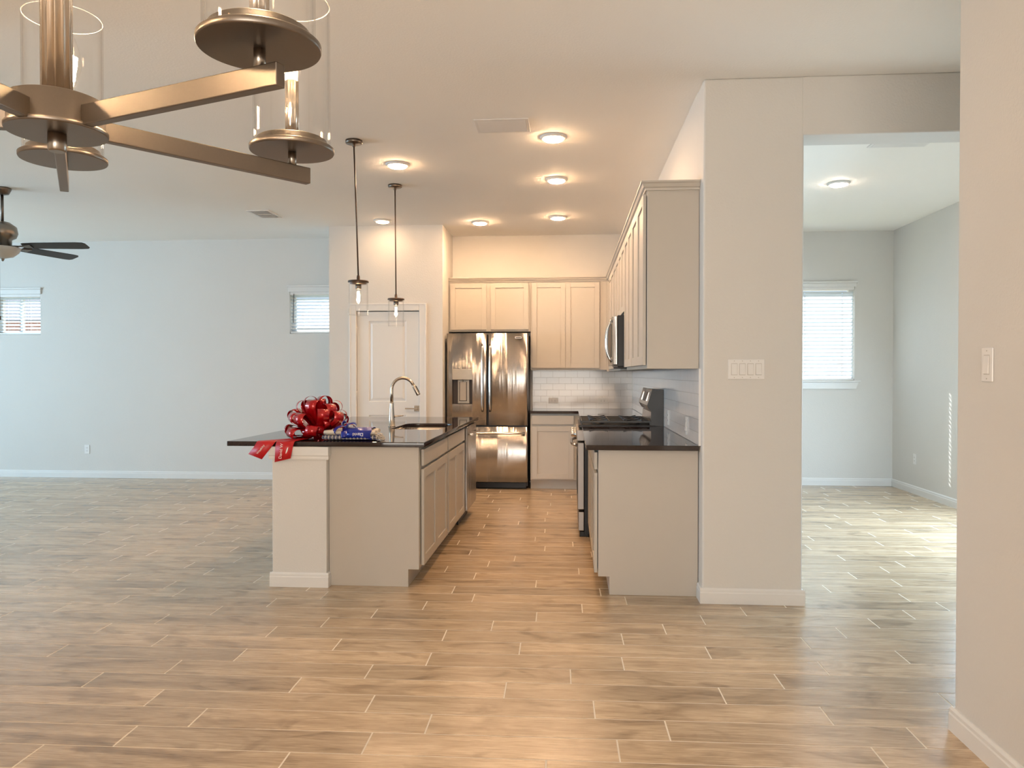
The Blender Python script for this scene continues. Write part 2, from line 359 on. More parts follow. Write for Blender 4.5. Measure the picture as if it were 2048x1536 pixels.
# ------------------------------------------------------------------ floor
rows = {0:-.951,1:-.695,2:-.499,3:.141,4:-.227,5:.052,6:.296,7:-.19,8:.321,9:-.354,10:-.124,11:.132,12:.395,13:-.654,14:-.146,15:-.557,16:.134,17:-.496,18:-.321,19:-.666,20:-.108,21:.109,22:-.192,23:-.671,24:-.12,25:-.657,26:-.363,27:-.128,28:-.671,29:-.11,30:-.593,31:-.314,32:-.087,33:-.697,34:-.414,35:-.772,36:-.086}
PITCH, LEN, G, TH = .1650, .907, .0058, .0135
bm = bmesh.new(); lay = bm.loops.layers.float_color.new('plank')
cT, sT = math.cos(TH), math.sin(TH)
for k in range(-36, 45):
    v0 = 2.724 + (k-1)*PITCH - PITCH/2 + G*.32; v1 = v0 + PITCH - G*.64
    if k >= 13: v0 += (k-12)*.0006; v1 += (k-12)*.0006
    ph = rows.get(k, random.random()*LEN)
    i0 = int((XL-.3-ph)/LEN)-1
    for i in range(i0, i0+21):
        u0 = ph + i*LEN + G/2; u1 = u0 + LEN - G
        if u1 < XL-.05 or u0 > 4.05: continue
        u0 = max(u0, XL-.05); u1 = min(u1, 4.05)
        W = lambda u, v, z: (u*cT - v*sT, v*cT + u*sT, z)
        ym = W((u0+u1)/2, v0, 0)[1]
        if ym < YR-.1 or ym > YB+.12: continue
        b_ = .0012; zt = 0.0; zs = -.0007
        vo = [bm.verts.new(W(*p)) for p in ((u0,v0,zs),(u1,v0,zs),(u1,v1,zs),(u0,v1,zs))]
        vi = [bm.verts.new(W(*p)) for p in ((u0+b_,v0+b_,zt),(u1-b_,v0+b_,zt),(u1-b_,v1-b_,zt),(u0+b_,v1-b_,zt))]
        col = (random.random(), random.random(), random.random(), 1)
        for f in ([vi] + [[vo[j], vo[(j+1)%4], vi[(j+1)%4], vi[j]] for j in range(4)]):
            F = bm.faces.new(f)
            for lp in F.loops: lp[lay] = col
        # grout skirt around the plank
nf = len(bm.faces)
g = [bm.verts.new(p) for p in ((XL-.1,YR-.1,-.0006),(4.1,YR-.1,-.0006),(4.1,YB+.15,-.0006),(XL-.1,YB+.15,-.0006),(XL-.1,YR-.1,-.12),(4.1,YR-.1,-.12),(4.1,YB+.15,-.12),(XL-.1,YB+.15,-.12))]
for f in ((0,1,2,3),(7,6,5,4),(0,4,5,1),(1,5,6,2),(2,6,7,3),(3,7,4,0)):
    F = bm.faces.new([g[i] for i in f]); F.material_index = 1
me = bpy.data.meshes.new('floor'); bm.to_mesh(me); bm.free(); me.materials.append(M['plank']); me.materials.append(M['grout'])
fo = bpy.data.objects.new('floor', me); C.objects.link(fo); struct(fo)

# ------------------------------------------------------------------ ceiling and walls
struct(MB().box(XL-.15, 4.0, YR-.15, YB+.17, H, H+.12).build('ceiling', M['ceiling']))
def wall_with_holes(mb, face, a0, a1, d0, d1, holes, z0=0, z1=H):
    """wall running along a with rectangular holes (a0,a1,z0,z1); face '-y' or '-x' picks the axes"""
    f = (lambda a,b,c,d,e,g: mb.box(a,b,c,d,e,g)) if face == '-y' else (lambda a,b,c,d,e,g: mb.box(c,d,a,b,e,g))
    cur = a0
    for h in sorted(holes):
        f(cur, h[0], d0, d1, z0, z1)
        if h[2] > z0: f(h[0], h[1], d0, d1, z0, h[2])
        if h[3] < z1: f(h[0], h[1], d0, d1, h[3], z1)
        cur = h[1]
    f(cur, a1, d0, d1, z0, z1)
W1 = (-7.47, -6.845, 1.85, 2.385); W2 = (-3.53, -2.90, 1.85, 2.385); W3 = (1.56, 3.405, 1.262, 2.395)
mb = MB(); wall_with_holes(mb, '-y', XL, 4.0, YB, YB+.16, [W1, W2, W3]); struct(mb.build('wall_back', M['wall']))
LW = [(yy-.72, yy+.72, .5, 2.5) for yy in LEFT_Y]
mb = MB(); wall_with_holes(mb, '-x', YR, YB, XL-.15, XL, LW); struct(mb.build('wall_left', M['wall']))
mb = MB(); wall_with_holes(mb, '-y', XL, 1.56, YR-.15, YR, [(-1.4,1.0,.4,2.5)]); struct(mb.build('wall_rear', M['wall']))  # hole added for the rear fill lamp, never in view
SWS = [(4.85, 5.85, .25, 2.1), (6.25, 7.25, .25, 2.1)]  # unseen openings added for the side room fill lamps
mb = MB(); wall_with_holes(mb, '-x', 2.85, YB, XR, 4.0, SWS); struct(mb.build('wall_right', M['wall']))
struct(MB().box(1.44, 1.56, YR, 2.97, 0, H).build('wall_dining', M['wall'], bevel=.012, seg=3))
struct(MB().box(1.56, XR, 2.85, 2.97, 0, H).build('wall_hall', M['wall']))
struct(MB().box(-3.55, -3.4, YR, 3.55, 0, H).build('wall_living', M['wall']))  # added unseen wall keeping left window light off the dining wall
mb = MB()
mb.box(XK, 1.345, 4.53, 4.75, 0, H)
struct(mb.build('wall_pillar', M['wall'], bevel=.012, seg=3))
struct(MB().box(1.333, 3.3, 4.53, 4.75, 2.715, H).build('wall_header', M['wall'], bevel=.008, seg=3))
struct(MB().box(3.3, XR, 4.53, 4.75, 0, H).build('wall_jamb', M['wall']))
struct(MB().box(XK, .93, 4.74, YB, 0, H).build('wall_partition', M['wall']))
# pantry closet walls with the door opening
DX0, DX1, DZ = -2.455, -1.725, 2.065
mb = MB(); wall_with_holes(mb, '-y', -2.782, -1.452, 8.70, 8.82, [(DX0-.02, DX1+.02, 0, DZ+.02)])
mb.box(-2.782, -2.66, 8.82, YB, 0, H); mb.box(-1.57, -1.452, 8.82, YB, 0, H)
struct(mb.build('wall_pantry', M['wall'], bevel=0.0))

# baseboards
BP = [(0,0),(.014,0),(.014,.062),(.011,.068),(.011,.080),(.005,.090),(0,.090)]
def baseboard(name, segs):
    mb = MB()
    for p0,p1,nrm in segs:
        k = profile_strip(BP, p0, p1, nrm); me_ = bpy.data.meshes.new('t'); k.bm.to_mesh(me_); k.bm.free(); mb.bm.from_mesh(me_); bpy.data.meshes.remove(me_)
    return struct(mb.build(name, M['trim']))
baseboard('baseboard_back', [((XL,YB),(-2.782,YB),(0,-1)), ((.93,YB),(XR,YB),(0,-1))])
baseboard('baseboard_right', [((XR,4.75),(XR,YB),(-1,0))])
baseboard('baseboard_left', [((XL,YR),(XL,YB),(1,0))])
baseboard('baseboard_dining', [((1.44,YR),(1.44,2.984),(-1,0)), ((1.4405,2.97),(1.56,2.97),(0,1))])
baseboard('baseboard_pillar', [((XK-.014,4.53),(1.359,4.53),(0,-1)), ((XK,4.5305),(XK,4.652),(-1,0)), ((1.345,4.5305),(1.345,4.75),(1,0))])
baseboard('baseboard_pantry', [((-2.796,8.70),(-2.545,8.70),(0,-1)), ((-1.635,8.70),(-1.438,8.70),(0,-1)), ((-2.782,8.7005),(-2.782,YB),(-1,0))])

# backsplash tile on the far wall and along the partition
struct(MB().box(-.455, XK, YB-.010, YB, .914, 1.40).build('trim_1', M['tile_x'], origin=(-.455+.10, YB, .9145)))
struct(MB().box(XK-.010, XK, 4.60, YB-.010, .914, 1.372).build('trim_2', M['tile_y'], origin=(XK, 4.60, .9145)))
struct(MB().box(XK-.012, XK, 4.594, 4.60, .914, 1.37).build('trim_3', M['trim']))

# ------------------------------------------------------------------ windows with blinds
def window(n, face, hole, wall_d, parts=('full',), head=True, mull=None):
    a0,a1,z0,z1 = hole
    P = MB(fmap(face, wall_d))      # d measured from the room face of the wall outward
    fr = .045
    P.box(a0, a0+fr, .095, .135, z0, z1); P.box(a1-fr, a1, .095, .135, z0, z1)
    P.box(a0+fr, a1-fr, .095, .135, z0, z0+fr); P.box(a0+fr, a1-fr, .095, .135, z1-fr, z1)
    for mx_ in (mull or []): P.box(mx_-.02, mx_+.02, .098, .132, z0+fr, z1-fr)
    w_ = struct(P.build('window_%d' % n, M['vinyl'], bevel=.003))
    MB(fmap(face, wall_d)).box(a0+fr, a1-fr, .110, .116, z0+fr, z1-fr).build('pane', M['pane'], w_)
    return w_
def head_casing(w_, a0, a1, z, h, wall_d, proud=.022):
    MB(fmap('-y', wall_d)).prism([(-proud,z),(-.001,z),(-.001,z+h),(-proud-.012,z+h),(-proud-.012,z+h-.012),(-proud,z+h-.03)], 'x', a0, a1).build('head_casing', M['trim'], w_) if False else None
    m_ = MB(fmap('-y', wall_d))
    m_.box(a0-.015, a1+.015, -.020, 0, z, z+h-.022); m_.box(a0-.026, a1+.026, -.034, 0, z+h-.022, z+h)
    m_.build('head_casing', M['trim'], w_, bevel=.004)
w1 = window(1, '-y', W1, YB, mull=[-7.17]); head_casing(w1, W1[0], W1[1], 2.375, .085, YB)
w2 = window(2, '-y', W2, YB, mull=[]); head_casing(w2, W2[0], W2[1], 2.375, .085, YB)
w3 = window(3, '-y', W3, YB, mull=[2.48]); head_casing(w3, W3[0], W3[1], 2.385, .065, YB)
mb = MB(fmap('-y', YB)); mb.box(W3[0]-.06, W3[1]+.06, -.045, .0, 1.243, 1.262); mb.build('sill', M['trim'], w3, bevel=.005)
mb = MB(fmap('-y', YB)); mb.prism([(-.018,1.16),(0,1.16),(0,1.243),(-.030,1.243),(-.022,1.20)][::-1] and [(W3[0]-.035,1.16),(W3[1]+.015,1.16),(W3[1]+.045,1.243),(W3[0]-.045,1.243)], 'y', -.022, 0); mb.build('apron', M['trim'], w3, bevel=.004)
for i, h in enumerate(LW): window(4+i, '-x', h, XL-.01) if False else None
def side_window(n, face, hole, wall_d, mull): return window(n, face, hole, wall_d, mull=mull)
for i, h in enumerate(LW):
    x0 = XL-.12
    P = MB(); 
    for q in ((h[0],h[0]+.05,h[2],h[3]),(h[1]-.05,h[1],h[2],h[3]),(h[0]+.05,h[1]-.05,h[2],h[2]+.05),(h[0]+.05,h[1]-.05,h[3]-.05,h[3])): P.box(x0-.02, x0+.02, q[0], q[1], q[2], q[3])
    w_ = struct(P.build('window_%d' % (4+i), M['vinyl']))
for i, h in enumerate(SWS):
    P = MB()
    for q in ((h[0],h[0]+.05,h[2],h[3]),(h[1]-.05,h[1],h[2],h[3]),(h[0]+.05,h[1]-.05,h[2],h[2]+.05),(h[0]+.05,h[1]-.05,h[3]-.05,h[3])): P.box(3.90, 3.94, q[0], q[1], q[2], q[3])
    struct(P.build('window_%d' % (7+i), M['vinyl']))  # frames of the added, unseen side room openings

def blind(a0, a1, z0, z1, tilt, pitch, cols, label, wand=None, hole=0.0):
    t = thing('window_blind', label, 'blind', ((a0+a1)/2, YB+.04, z0))
    yc = YB+.036
    MB().box(a0+.004, a1-.004, YB+.004, YB+.060, z1-.045, z1-.004).build('headrail', M['white'], t, bevel=.003)
    MB().box(a0+.006, a1-.006, yc-.025, yc+.025, z0+.004, z0+.024).build('bottom_rail', M['white'], t, bevel=.003)
    mb = MB(); n = int((z1-.05-(z0+.03))/pitch)
    ca, sa = math.cos(tilt), math.sin(tilt)
    for i in range(n+1):
        zc = z0+.045 + i*pitch
        if zc > z1-.055: break
        def pt(x, s_, u): # s_ across slat (-1 room side .. +1 outside), u thickness
            cr = .0022*(1-s_*s_)
            return (x, yc + .025*s_*ca + (u+cr)*sa, zc - .025*s_*sa + (u+cr)*ca)
        xs = [a0+.008]
        for cx in sorted(cols): xs += [cx-hole, cx+hole]
        xs.append(a1-.008)
        ss = (-1,-.5,-.26,.26,.5,1)
        for a in range(len(xs)-1):
            is_hole = (a % 2 == 1)
            for b_ in range(5):
                if is_hole and (hole == 0 or b_ == 2): continue
                x0_, x1_ = xs[a], xs[a+1]; s0, s1 = ss[b_], ss[b_+1]
                mb.faces([pt(x0_,s0,0),pt(x1_,s0,0),pt(x1_,s1,0),pt(x0_,s1,0),pt(x0_,s0,.0024),pt(x1_,s0,.0024),pt(x1_,s1,.0024),pt(x0_,s1,.0024)],
                         [(3,2,1,0),(4,5,6,7),(0,1,5,4),(2,3,7,6),(0,4,7,3),(1,2,6,5)])
    mb.build('slats', M['slat'], t)
    for cx in cols:
        m_ = MB()
        for dx, yy in ((-.004, yc-.0265), (-.004, yc+.0265)):
            m_.box(cx+dx-.0007+.004, cx+dx+.0007+.004, yy-.0007, yy+.0007, z0+.01, z1-.01)
        m_.build('ladder_cord', M['white'], t)
    if wand: MB().tube([(wand, YB-.002, z1-.03), (wand-.008, YB-.006, z1-.40)], .004, 8).build('tilt_wand', M['slot'], t)
    return t
blind(W1[0], W1[1], W1[2], W1[3], math.radians(20), .0425, [-7.33,-7.02], 'small white blind half open on the living room window nearest the ceiling fan')
blind(W2[0], W2[1], W2[2], W2[3], math.radians(26), .0425, [-3.36,-3.02], 'small white blind with a thin tilt wand, on the window beside the pantry corner', wand=-3.475)
blind(W3[0], W3[1], W3[2], W3[3], math.radians(56), .0455, [1.68,2.27,2.83,3.27], 'tall white blind with closed slats on the window of the bare side room', hole=.0065)

# ------------------------------------------------------------------ pantry door
mb = MB()
for q in ((DX0-.085, DX0-.003, 0, DZ+.085), (DX1+.003, DX1+.085, 0, DZ+.085)):
    mb.box(q[0], q[1], 8.682, 8.70, q[2], q[3])
mb.box(DX0-.003, DX1+.003, 8.682, 8.70, DZ+.003, DZ+.085)
s0 = MB()
casing = struct(mb.build('trim_4', M['trim'], bevel=.006))
mb = MB(); mb.box(DX0-.02, DX0-.003, 8.70, 8.82, 0, DZ+.003); mb.box(DX1+.003, DX1+.02, 8.70, 8.82, 0, DZ+.003); mb.box(DX0-.02, DX1+.02, 8.70, 8.82, DZ+.003, DZ+.02)
mb.build('jamb', M['trim'], casing)
for a0,a1,z0,z1 in ((DX0-.088,DX0-.070,0,DZ+.088),(DX1+.070,DX1+.088,0,DZ+.088)):
    MB().box(a0, a1, 8.676, 8.684, z0, z1).build('outer_bead', M['trim'], casing, bevel=.003)
MB().box(DX0-.070, DX1+.070, 8.676, 8.684, DZ+.070, DZ+.088).build('outer_bead', M['trim'], casing, bevel=.003)
# slab with two raised panels
mb = MB(fmap('-y', 8.712)); x0,x1 = DX0+.002, DX1-.004
P1 = (x0+.135, x1-.148, 1.02, 1.955); P2 = (x0+.135, x1-.148, .24, .865)
mb.box(x0, P1[0], 0, .035, .012, DZ-.006); mb.box(P1[1], x1, 0, .035, .012, DZ-.006)
mb.box(P1[0], P1[1], 0, .035, .012, P2[2]); mb.box(P1[0], P1[1], 0, .035, P2[3], P1[2]); mb.box(P1[0], P1[1], 0, .035, P1[3], DZ-.006)
door = struct(mb.build('door_1', M['trim']))
for p in (P1, P2):
    mb = MB(fmap('-y', 8.712)); a0,a1,z0,z1 = p; k = .022; j = .045
    pts = []
    for (i,d) in ((0,0),(.010,.009),(.022,.010),(.045,.002)): pts += [(a0+i,d,z0+i),(a1-i,d,z0+i),(a1-i,d,z1-i),(a0+i,d,z1-i)]
    fs = []
    for r_ in range(3):
        for q in range(4): fs.append((r_*4+q, r_*4+(q+1)%4, (r_+1)*4+(q+1)%4, (r_+1)*4+q))
    fs.append((12,13,14,15)); mb.faces(pts, fs); mb.build('door_panel', M['trim'], door)
hx = DX1-.030
mb = MB(); mb.box(hx-.033, hx+.033, 8.702, 8.712, .943-.033, .943+.033); mb.tube([(hx,8.71,.943),(hx,8.665,.943)], .011, 14)
mb.box(hx-.130, hx+.012, 8.655, 8.668, .936, .950)
mb.build('door_handle', M['nickelc'], door, bevel=.002)
for z in (1.84, 1.10, .30):
    MB().tube([(DX0-.002,8.700,z-.045),(DX0-.002,8.700,z+.045)], .007, 10).build('hinge', M['trim'], door)

# ------------------------------------------------------------------ cabinets
def shaker(mb, a0, a1, z0, z1, st=.058, t=.019, rec=.009):
    mb.box(a0, a0+st, 0, t, z0, z1); mb.box(a1-st, a1, 0, t, z0, z1)
    mb.box(a0+st, a1-st, 0, t, z0, z0+st); mb.box(a0+st, a1-st, 0, t, z1-st, z1)
    mb.box(a0+st, a1-st, rec, t-.002, z0+st, z1-st); return mb
def door_part(parent, face, at, a0, a1, z0, z1, name='cabinet_door'):
    return shaker(MB(fmap(face, at)), a0, a1, z0, z1).build(name, M['cab'], parent, bevel=.0015)
def drawer_part(parent, face, at, a0, a1, z0, z1):
    return MB(fmap(face, at)).box(a0, a1, 0, .019, z0, z1).build('drawer_front', M['cab'], parent, bevel=.003)
def base_cabinet(face, at, a0, a1, depth, doors, label, drawers=1, hollow=False, group=None, lo=.125, top=.881, door_edges=None, panel=None):
    """at = front plane of the doors; face frame sits .023 behind"""
    f = fmap(face, at); p0 = f((a0+a1)/2, depth/2, 0)
    t = thing('base_cabinet', label, 'cabinet', p0, group)
    fr = .023
    mb = MB(f); pr = [(fr,.11),(fr,top),(depth,top),(depth,0),(fr+.068,0),(fr+.068,.11)]
    n = len(pr); pts = [(a0,d,z) for d,z in pr] + [(a1,d,z) for d,z in pr]
    if hollow:
        mb.box(a0, a0+.018, fr+.019, depth, .11, top); mb.box(a1-.018, a1, fr+.019, depth, .11, top); mb.box(a0+.018, a1-.018, fr+.019, depth, .11, .13)
        mb.box(a0, a1, fr, fr+.019, .11, .135); mb.box(a0, a1, fr, fr+.019, top-.02, top); mb.box(a0, a1, fr, fr+.019, .735, .757)
        mb.box(a0, a0+.04, fr, fr+.019, .135, top-.02); mb.box(a1-.04, a1, fr, fr+.019, .135, top-.02); mb.box(a0, a1, depth-.012, depth, .13, top); mb.box(a0, a1, fr+.068, fr+.084, 0, .11)
    else:
        mb.faces(pts, [tuple(range(n))[::-1], tuple(range(n,2*n))] + [(i,(i+1)%n,n+(i+1)%n,n+i) for i in range(n)])
    mb.build('cabinet_body', M['cab'], t, bevel=.001, seg=1)
    e0, e1 = door_edges or (a0+.018, a1-.018)
    wd = (e1-e0)/doors
    for i in range(doors): door_part(t, face, at, e0+i*wd+.0012, e0+(i+1)*wd-.0012, lo, .735 if drawers else top-.015)
    if drawers: drawer_part(t, face, at, e0, e1, .757, .862)
    return t
def wall_cabinet(face, at, a0, a1, depth, edges, z0, z1, label, group=None, dz0=.022, dz1=.018):
    f = fmap(face, at); p0 = f((a0+a1)/2, depth/2, z0)
    t = thing('wall_cabinet', label, 'cabinet', p0, group)
    MB(f).box(a0, a1, .023, depth, z0, z1).build('cabinet_body', M['cab'], t, bevel=.001, seg=1)
    for i in range(0, len(edges), 2): door_part(t, face, at, edges[i], edges[i+1], z0+dz0, z1-dz1)
    return t
ZT = 2.445
# far wall uppers
wall_cabinet('-y', 9.12, -1.447, -.466, YB-9.122, [-1.428,-.992,-.943,-.488], 1.848, ZT, 'short two-door cabinet high above the steel refrigerator')
wall_cabinet('-y', 9.12, -.464, .436, YB-9.122, [-.447,-.049,-.046,.353], 1.388, ZT, 'tall two-door wall cabinet on the far wall right of the refrigerator')
# partition uppers
XU = .443
wall_cabinet('-x', XU, 4.66, 5.546, XK-XU-.002, [4.690,5.115,5.118,5.536], 1.372, ZT, 'wall cabinet nearest the camera with its grey end panel showing')
wall_cabinet('-x', XU, 5.548, 6.296, XK-XU-.002, [5.556,5.920,5.923,6.286], 1.372, ZT, 'wall cabinet between the nearest one and the microwave')
wall_cabinet('-x', XU, 6.298, 7.066, XK-XU-.002, [6.310,6.680,6.683,7.054], 1.830, ZT, 'short wall cabinet directly above the microwave')
wall_cabinet('-x', XU, 7.068, 7.846, XK-XU-.002, [7.080,7.455,7.458,7.834], 1.372, ZT, 'wall cabinet just beyond the microwave')
wall_cabinet('-x', XU, 7.848, YB-.335, XK-XU-.002, [7.860,8.300,8.303,8.740], 1.372, ZT, 'farthest cabinet of the partition run, meeting the far corner')
# crown moulding: one continuous moulding on top of the uppers
CP = [(0,0),(.010,0),(.012,.012),(.022,.018),(.030,.036),(.038,.042),(.038,.052),(0,.052)]
def crown():
    mb = MB()
    path = [(-1.447,9.140),(.463,9.140),(.463,4.658),(XK-.002,4.658)]
    nrm = [(0,-1),(-1,0),(0,-1)]
    # mitred rings
    pts = []; n = len(CP)
    def off(i, o_):
        x,y = path[i]
        if i == 0: return (x, y-o_)
        if i == 1: return (x-o_, y-o_)
        if i == 2: return (x-o_, y-o_)
        return (x, y-o_)
    for i in range(4):
        for o_, z in CP:
            x,y = off(i, o_); pts.append((x, y, ZT-.004+z))
    fs = [tuple(range(n))[::-1], tuple(range(3*n,4*n))]
    for i in range(3):
        for j in range(n): fs.append((i*n+j, i*n+(j+1)%n, (i+1)*n+(j+1)%n, (i+1)*n+j))
    mb.faces(pts, fs)
    return tag(mb.build('crown_moulding', M['cab']), 'continuous stepped moulding running along the tops of the wall cabinets', 'moulding')
crown()
tag(MB().box(.437, .464, 9.128, YB-.33+.14, 1.372, ZT-.006).build('filler_strip', M['cab']), 'narrow painted filler closing the far upper corner between the two cabinet runs', 'cabinet trim')

# base cabinets: partition run
XB = .152
base_cabinet('-x', XB, 4.66, 5.50, XK-XB-.004, 2, 'base cabinet nearest the camera under the short black worktop', door_edges=(4.690,5.490))
base_cabinet('-x', XB, 5.502, 6.290, XK-XB-.004, 2, 'base cabinet tight against the near side of the gas range')
base_cabinet('-x', XB, 7.070, 8.80, XK-XB-.004, 2, 'base cabinet beyond the gas range, running into the corner')
base_cabinet('-y', 8.84, -.452, .150, YB-8.844, 1, 'single-door base cabinet between refrigerator and range on the far wall', door_edges=(-.432,.052))
# island
XI = -.92
base_cabinet('+x', XI, 4.738, 5.742, .598, 2, 'island cabinet nearest the camera with its plain end panel', door_edges=(4.792,5.728))
base_cabinet('+x', XI, 5.744, 6.712, .598, 2, 'island sink cabinet next to the dishwasher', door_edges=(5.790,6.680), hollow=True)
def island_end():
    mb = MB(fmap('+x', XI)); pr = [(.023,.11),(.023,.881),(.598,.881),(.598,0),(.091,0),(.091,.11)]; n=6
    pts = [(7.345,d,z) for d,z in pr]+[(7.440,d,z) for d,z in pr]
    mb.faces(pts, [tuple(range(n))[::-1], tuple(range(n,2*n))] + [(i,(i+1)%n,n+(i+1)%n,n+i) for i in range(n)])
    tag(mb.build('end_panel', M['cab'], bevel=.001, seg=1), 'cabinet end panel closing the far end of the island past the dishwasher', 'panel')
island_end()
# island knee wall
kw = struct(MB().box(-1.870, -1.520, 4.690, 7.44, 0, .883).build('wall_island', M['wall'], bevel=.004))
mb = MB()
cp = [(0,.803),(.009,.803),(.011,.812),(.011,.824),(.016,.830),(.016,.883),(0,.883)]
for p0,p1,nn in (((-1.886,4.690),(-1.504,4.690),(0,-1)),((-1.870,4.6905),(-1.870,7.44),(-1,0)),((-1.520,4.6905),(-1.520,4.737),(1,0))):
    k_ = profile_strip(cp,p0,p1,nn); me_ = bpy.data.meshes.new('t'); k_.bm.to_mesh(me_); k_.bm.free(); mb.bm.from_mesh(me_); bpy.data.meshes.remove(me_)
struct(mb.build('trim_5', M['trim']))
baseboard('baseboard_island', [((-1.884,4.690),(-1.506,4.690),(0,-1)), ((-1.870,4.6905),(-1.870,7.44),(-1,0)), ((-1.520,4.6905),(-1.520,4.737),(1,0))])

# worktops
sinkhole = []
for x,y in rrect(-1.392,-.992,5.80,6.53,.10): sinkhole.append((x,y))
tag(extrude_poly([(-2.168,4.700),(-.900,4.700),(-.900,7.525),(-2.168,7.525)], [sinkhole[::-1]], .8835, .914).build('island_countertop', M['counter'], bevel=.003), 'polished black stone top overhanging the island, with the sink cut-out', 'countertop')
tag(MB().box(.100, XK-.012, 4.600, 6.293, .8835, .914).build('countertop', M['counter'], bevel=.003), 'polished black worktop between the pillar and the gas range', 'countertop')
lp = [(.100,7.069),(XK-.012,7.069),(XK-.012,YB-.012),(-.458,YB-.012),(-.458,8.81),(.100,8.81)]
tag(MB().prism(lp, 'z', .8835, .914).build('countertop', M['counter'], bevel=.003), 'L-shaped black worktop in the far corner beyond the range', 'countertop')

# sink
t = thing('kitchen_sink', 'undermounted stainless steel sink set into the island top', 'sink', (-1.19, 6.165, .70))
mb = MB(); o_ = rrect(-1.400,-.984,5.792,6.538,.10); i_ = rrect(-1.392,-.992,5.80,6.53,.10); fl = rrect(-1.372,-1.012,5.82,6.51,.10); n = len(o_)
pts = [(x,y,.883) for x,y in o_]+[(x,y,.883) for x,y in i_]+[(x,y,.72) for x,y in fl]+[(x,y,.70) for x,y in rrect(-1.36,-1.024,5.832,6.498,.09)]
fs = [(r*n+j, r*n+(j+1)%n, (r+1)*n+(j+1)%n, (r+1)*n+j) for r in range(3) for j in range(n)] + [tuple(range(3*n,4*n))]
mb.faces(pts, fs, True); mb.build('basin', M['steel2'], t)
MB().lathe([(.045,0),(.045,.004),(.030,.005),(.028,.001)], (-1.19,6.165,.7005), 24).build('drain', M['steel2'], t)
# faucet
fx, fy, fz = -1.437, 6.11, .914
t = thing('kitchen_faucet', 'tall arched pull-down faucet in brushed nickel behind the island sink', 'faucet', (fx,fy,fz))
MB().lathe([(.030,0),(.030,.004),(.027,.006),(.0235,.06),(.019,.12),(.0155,.185),(.0145,.20)], (fx,fy,fz), 28).build('faucet_body', M['nickelc'], t)
pth = [(fx,fy,fz+.195),(fx,fy,fz+.27)]; R_ = .092
for i in range(0,13):
    a = PI - math.radians(158)*i/12; pth.append((fx+R_+R_*math.cos(a), fy, fz+.302+R_*math.sin(a)))
MB().tube(pth, .0125, 16).build('spout', M['nickelc'], t)
e = Vector(pth[-1]); d_ = (Vector(pth[-1])-Vector(pth[-2])).normalized()
MB().tube([e-d_*.002, e+d_*.012, e+d_*.085, e+d_*.092], [.0135,.0155,.0165,.0150], 16).build('spray_head', M['nickelc'], t)
q = e+d_*.045; nn = Vector((-d_.z,0,d_.x)); nn = nn if nn.x > 0 else -nn
MB().obox(q+nn*.0155, d_*.028, nn*.0025, Vector((0,.006,0))).build('spray_button', M['black'], t, bevel=.001)
MB().tube([(fx+.016,fy,fz+.078),(fx+.030,fy,fz+.084),(fx+.095,fy,fz+.088)], [.010,.0065,.0042], 12).build('faucet_handle', M['nickelc'], t)

# ------------------------------------------------------------------ refrigerator
t = thing('refrigerator', 'stainless french-door refrigerator with water dispenser', 'refrigerator', (-.953, 9.12, 0))
MB().box(-1.424, -.482, 8.895, 9.42, .03, 1.80).build('fridge_body', M['fridgeside'], t, bevel=.004)
MB().box(-1.40, -.50, 8.865, 8.895, .012, .075).build('kick_grille', M['black'], t, bevel=.003)
def fdoor(a0, a1, z0, z1, bulge, holes=None):
    """door skin with gently bowed front"""
    mb = MB(); N = 14
    def fy_(x):
        u = (x-a0)/(a1-a0); e_ = min(u,1-u)*(a1-a0)
        r = .014; k = (1-math.sqrt(max(0,1-((r-e_)/r)**2)))*r if e_ < r else 0
        return 8.826 + k + bulge*(abs(2*u-1))**2
    us = [0,.006,.014,.03]+[i/N for i in range(1,N)]+[.97,.986,.994,1]
    xs = [a0+(a1-a0)*u for u in us]
    if holes: xs = sorted([x for x in xs if not (holes[0]-.012 < x < holes[1]+.012)] + [holes[0], holes[1]])
    for i in range(len(xs)-1):
        xa, xb = xs[i], xs[i+1]
        zz = [(z0,z1)] if not (holes and xa >= holes[0]-1e-6 and xb <= holes[1]+1e-6) else [(z0,holes[2]),(holes[3],z1)]
        for za,zb in zz:
            mb.faces([(xa,fy_(xa),za),(xb,fy_(xb),za),(xb,fy_(xb),zb),(xa,fy_(xa),zb)], [(0,1,2,3)], True)
    # sides and back
    mb.faces([(a0,fy_(a0),z0),(a0,8.893,z0),(a0,8.893,z1),(a0,fy_(a0),z1)], [(0,1,2,3)])
    mb.faces([(a1,fy_(a1),z0),(a1,8.893,z0),(a1,8.893,z1),(a1,fy_(a1),z1)], [(3,2,1,0)])
    for z in (z0,z1):
        top = [(x,fy_(x),z) for x in xs]
        mb.faces(top+[(a1,8.893,z),(a0,8.893,z)], [tuple(range(len(top)+2))])
    mb.faces([(a0,8.893,z0),(a1,8.893,z0),(a1,8.893,z1),(a0,8.893,z1)], [(0,1,2,3)])
    bmesh.ops.remove_doubles(mb.bm, verts=mb.bm.verts[:], dist=1e-5)
    return mb
DSP = (-1.362,-1.126,.990,1.398)
d1 = fdoor(-1.428,-.957,.745,1.812,.006,DSP).build('fridge_door', M['steel'], t)
d2 = fdoor(-.943,-.480,.745,1.812,.006).build('fridge_door', M['steel'], t)
d3 = fdoor(-1.428,-.480,.085,.727,.006).build('freezer_drawer', M['steel'], t)
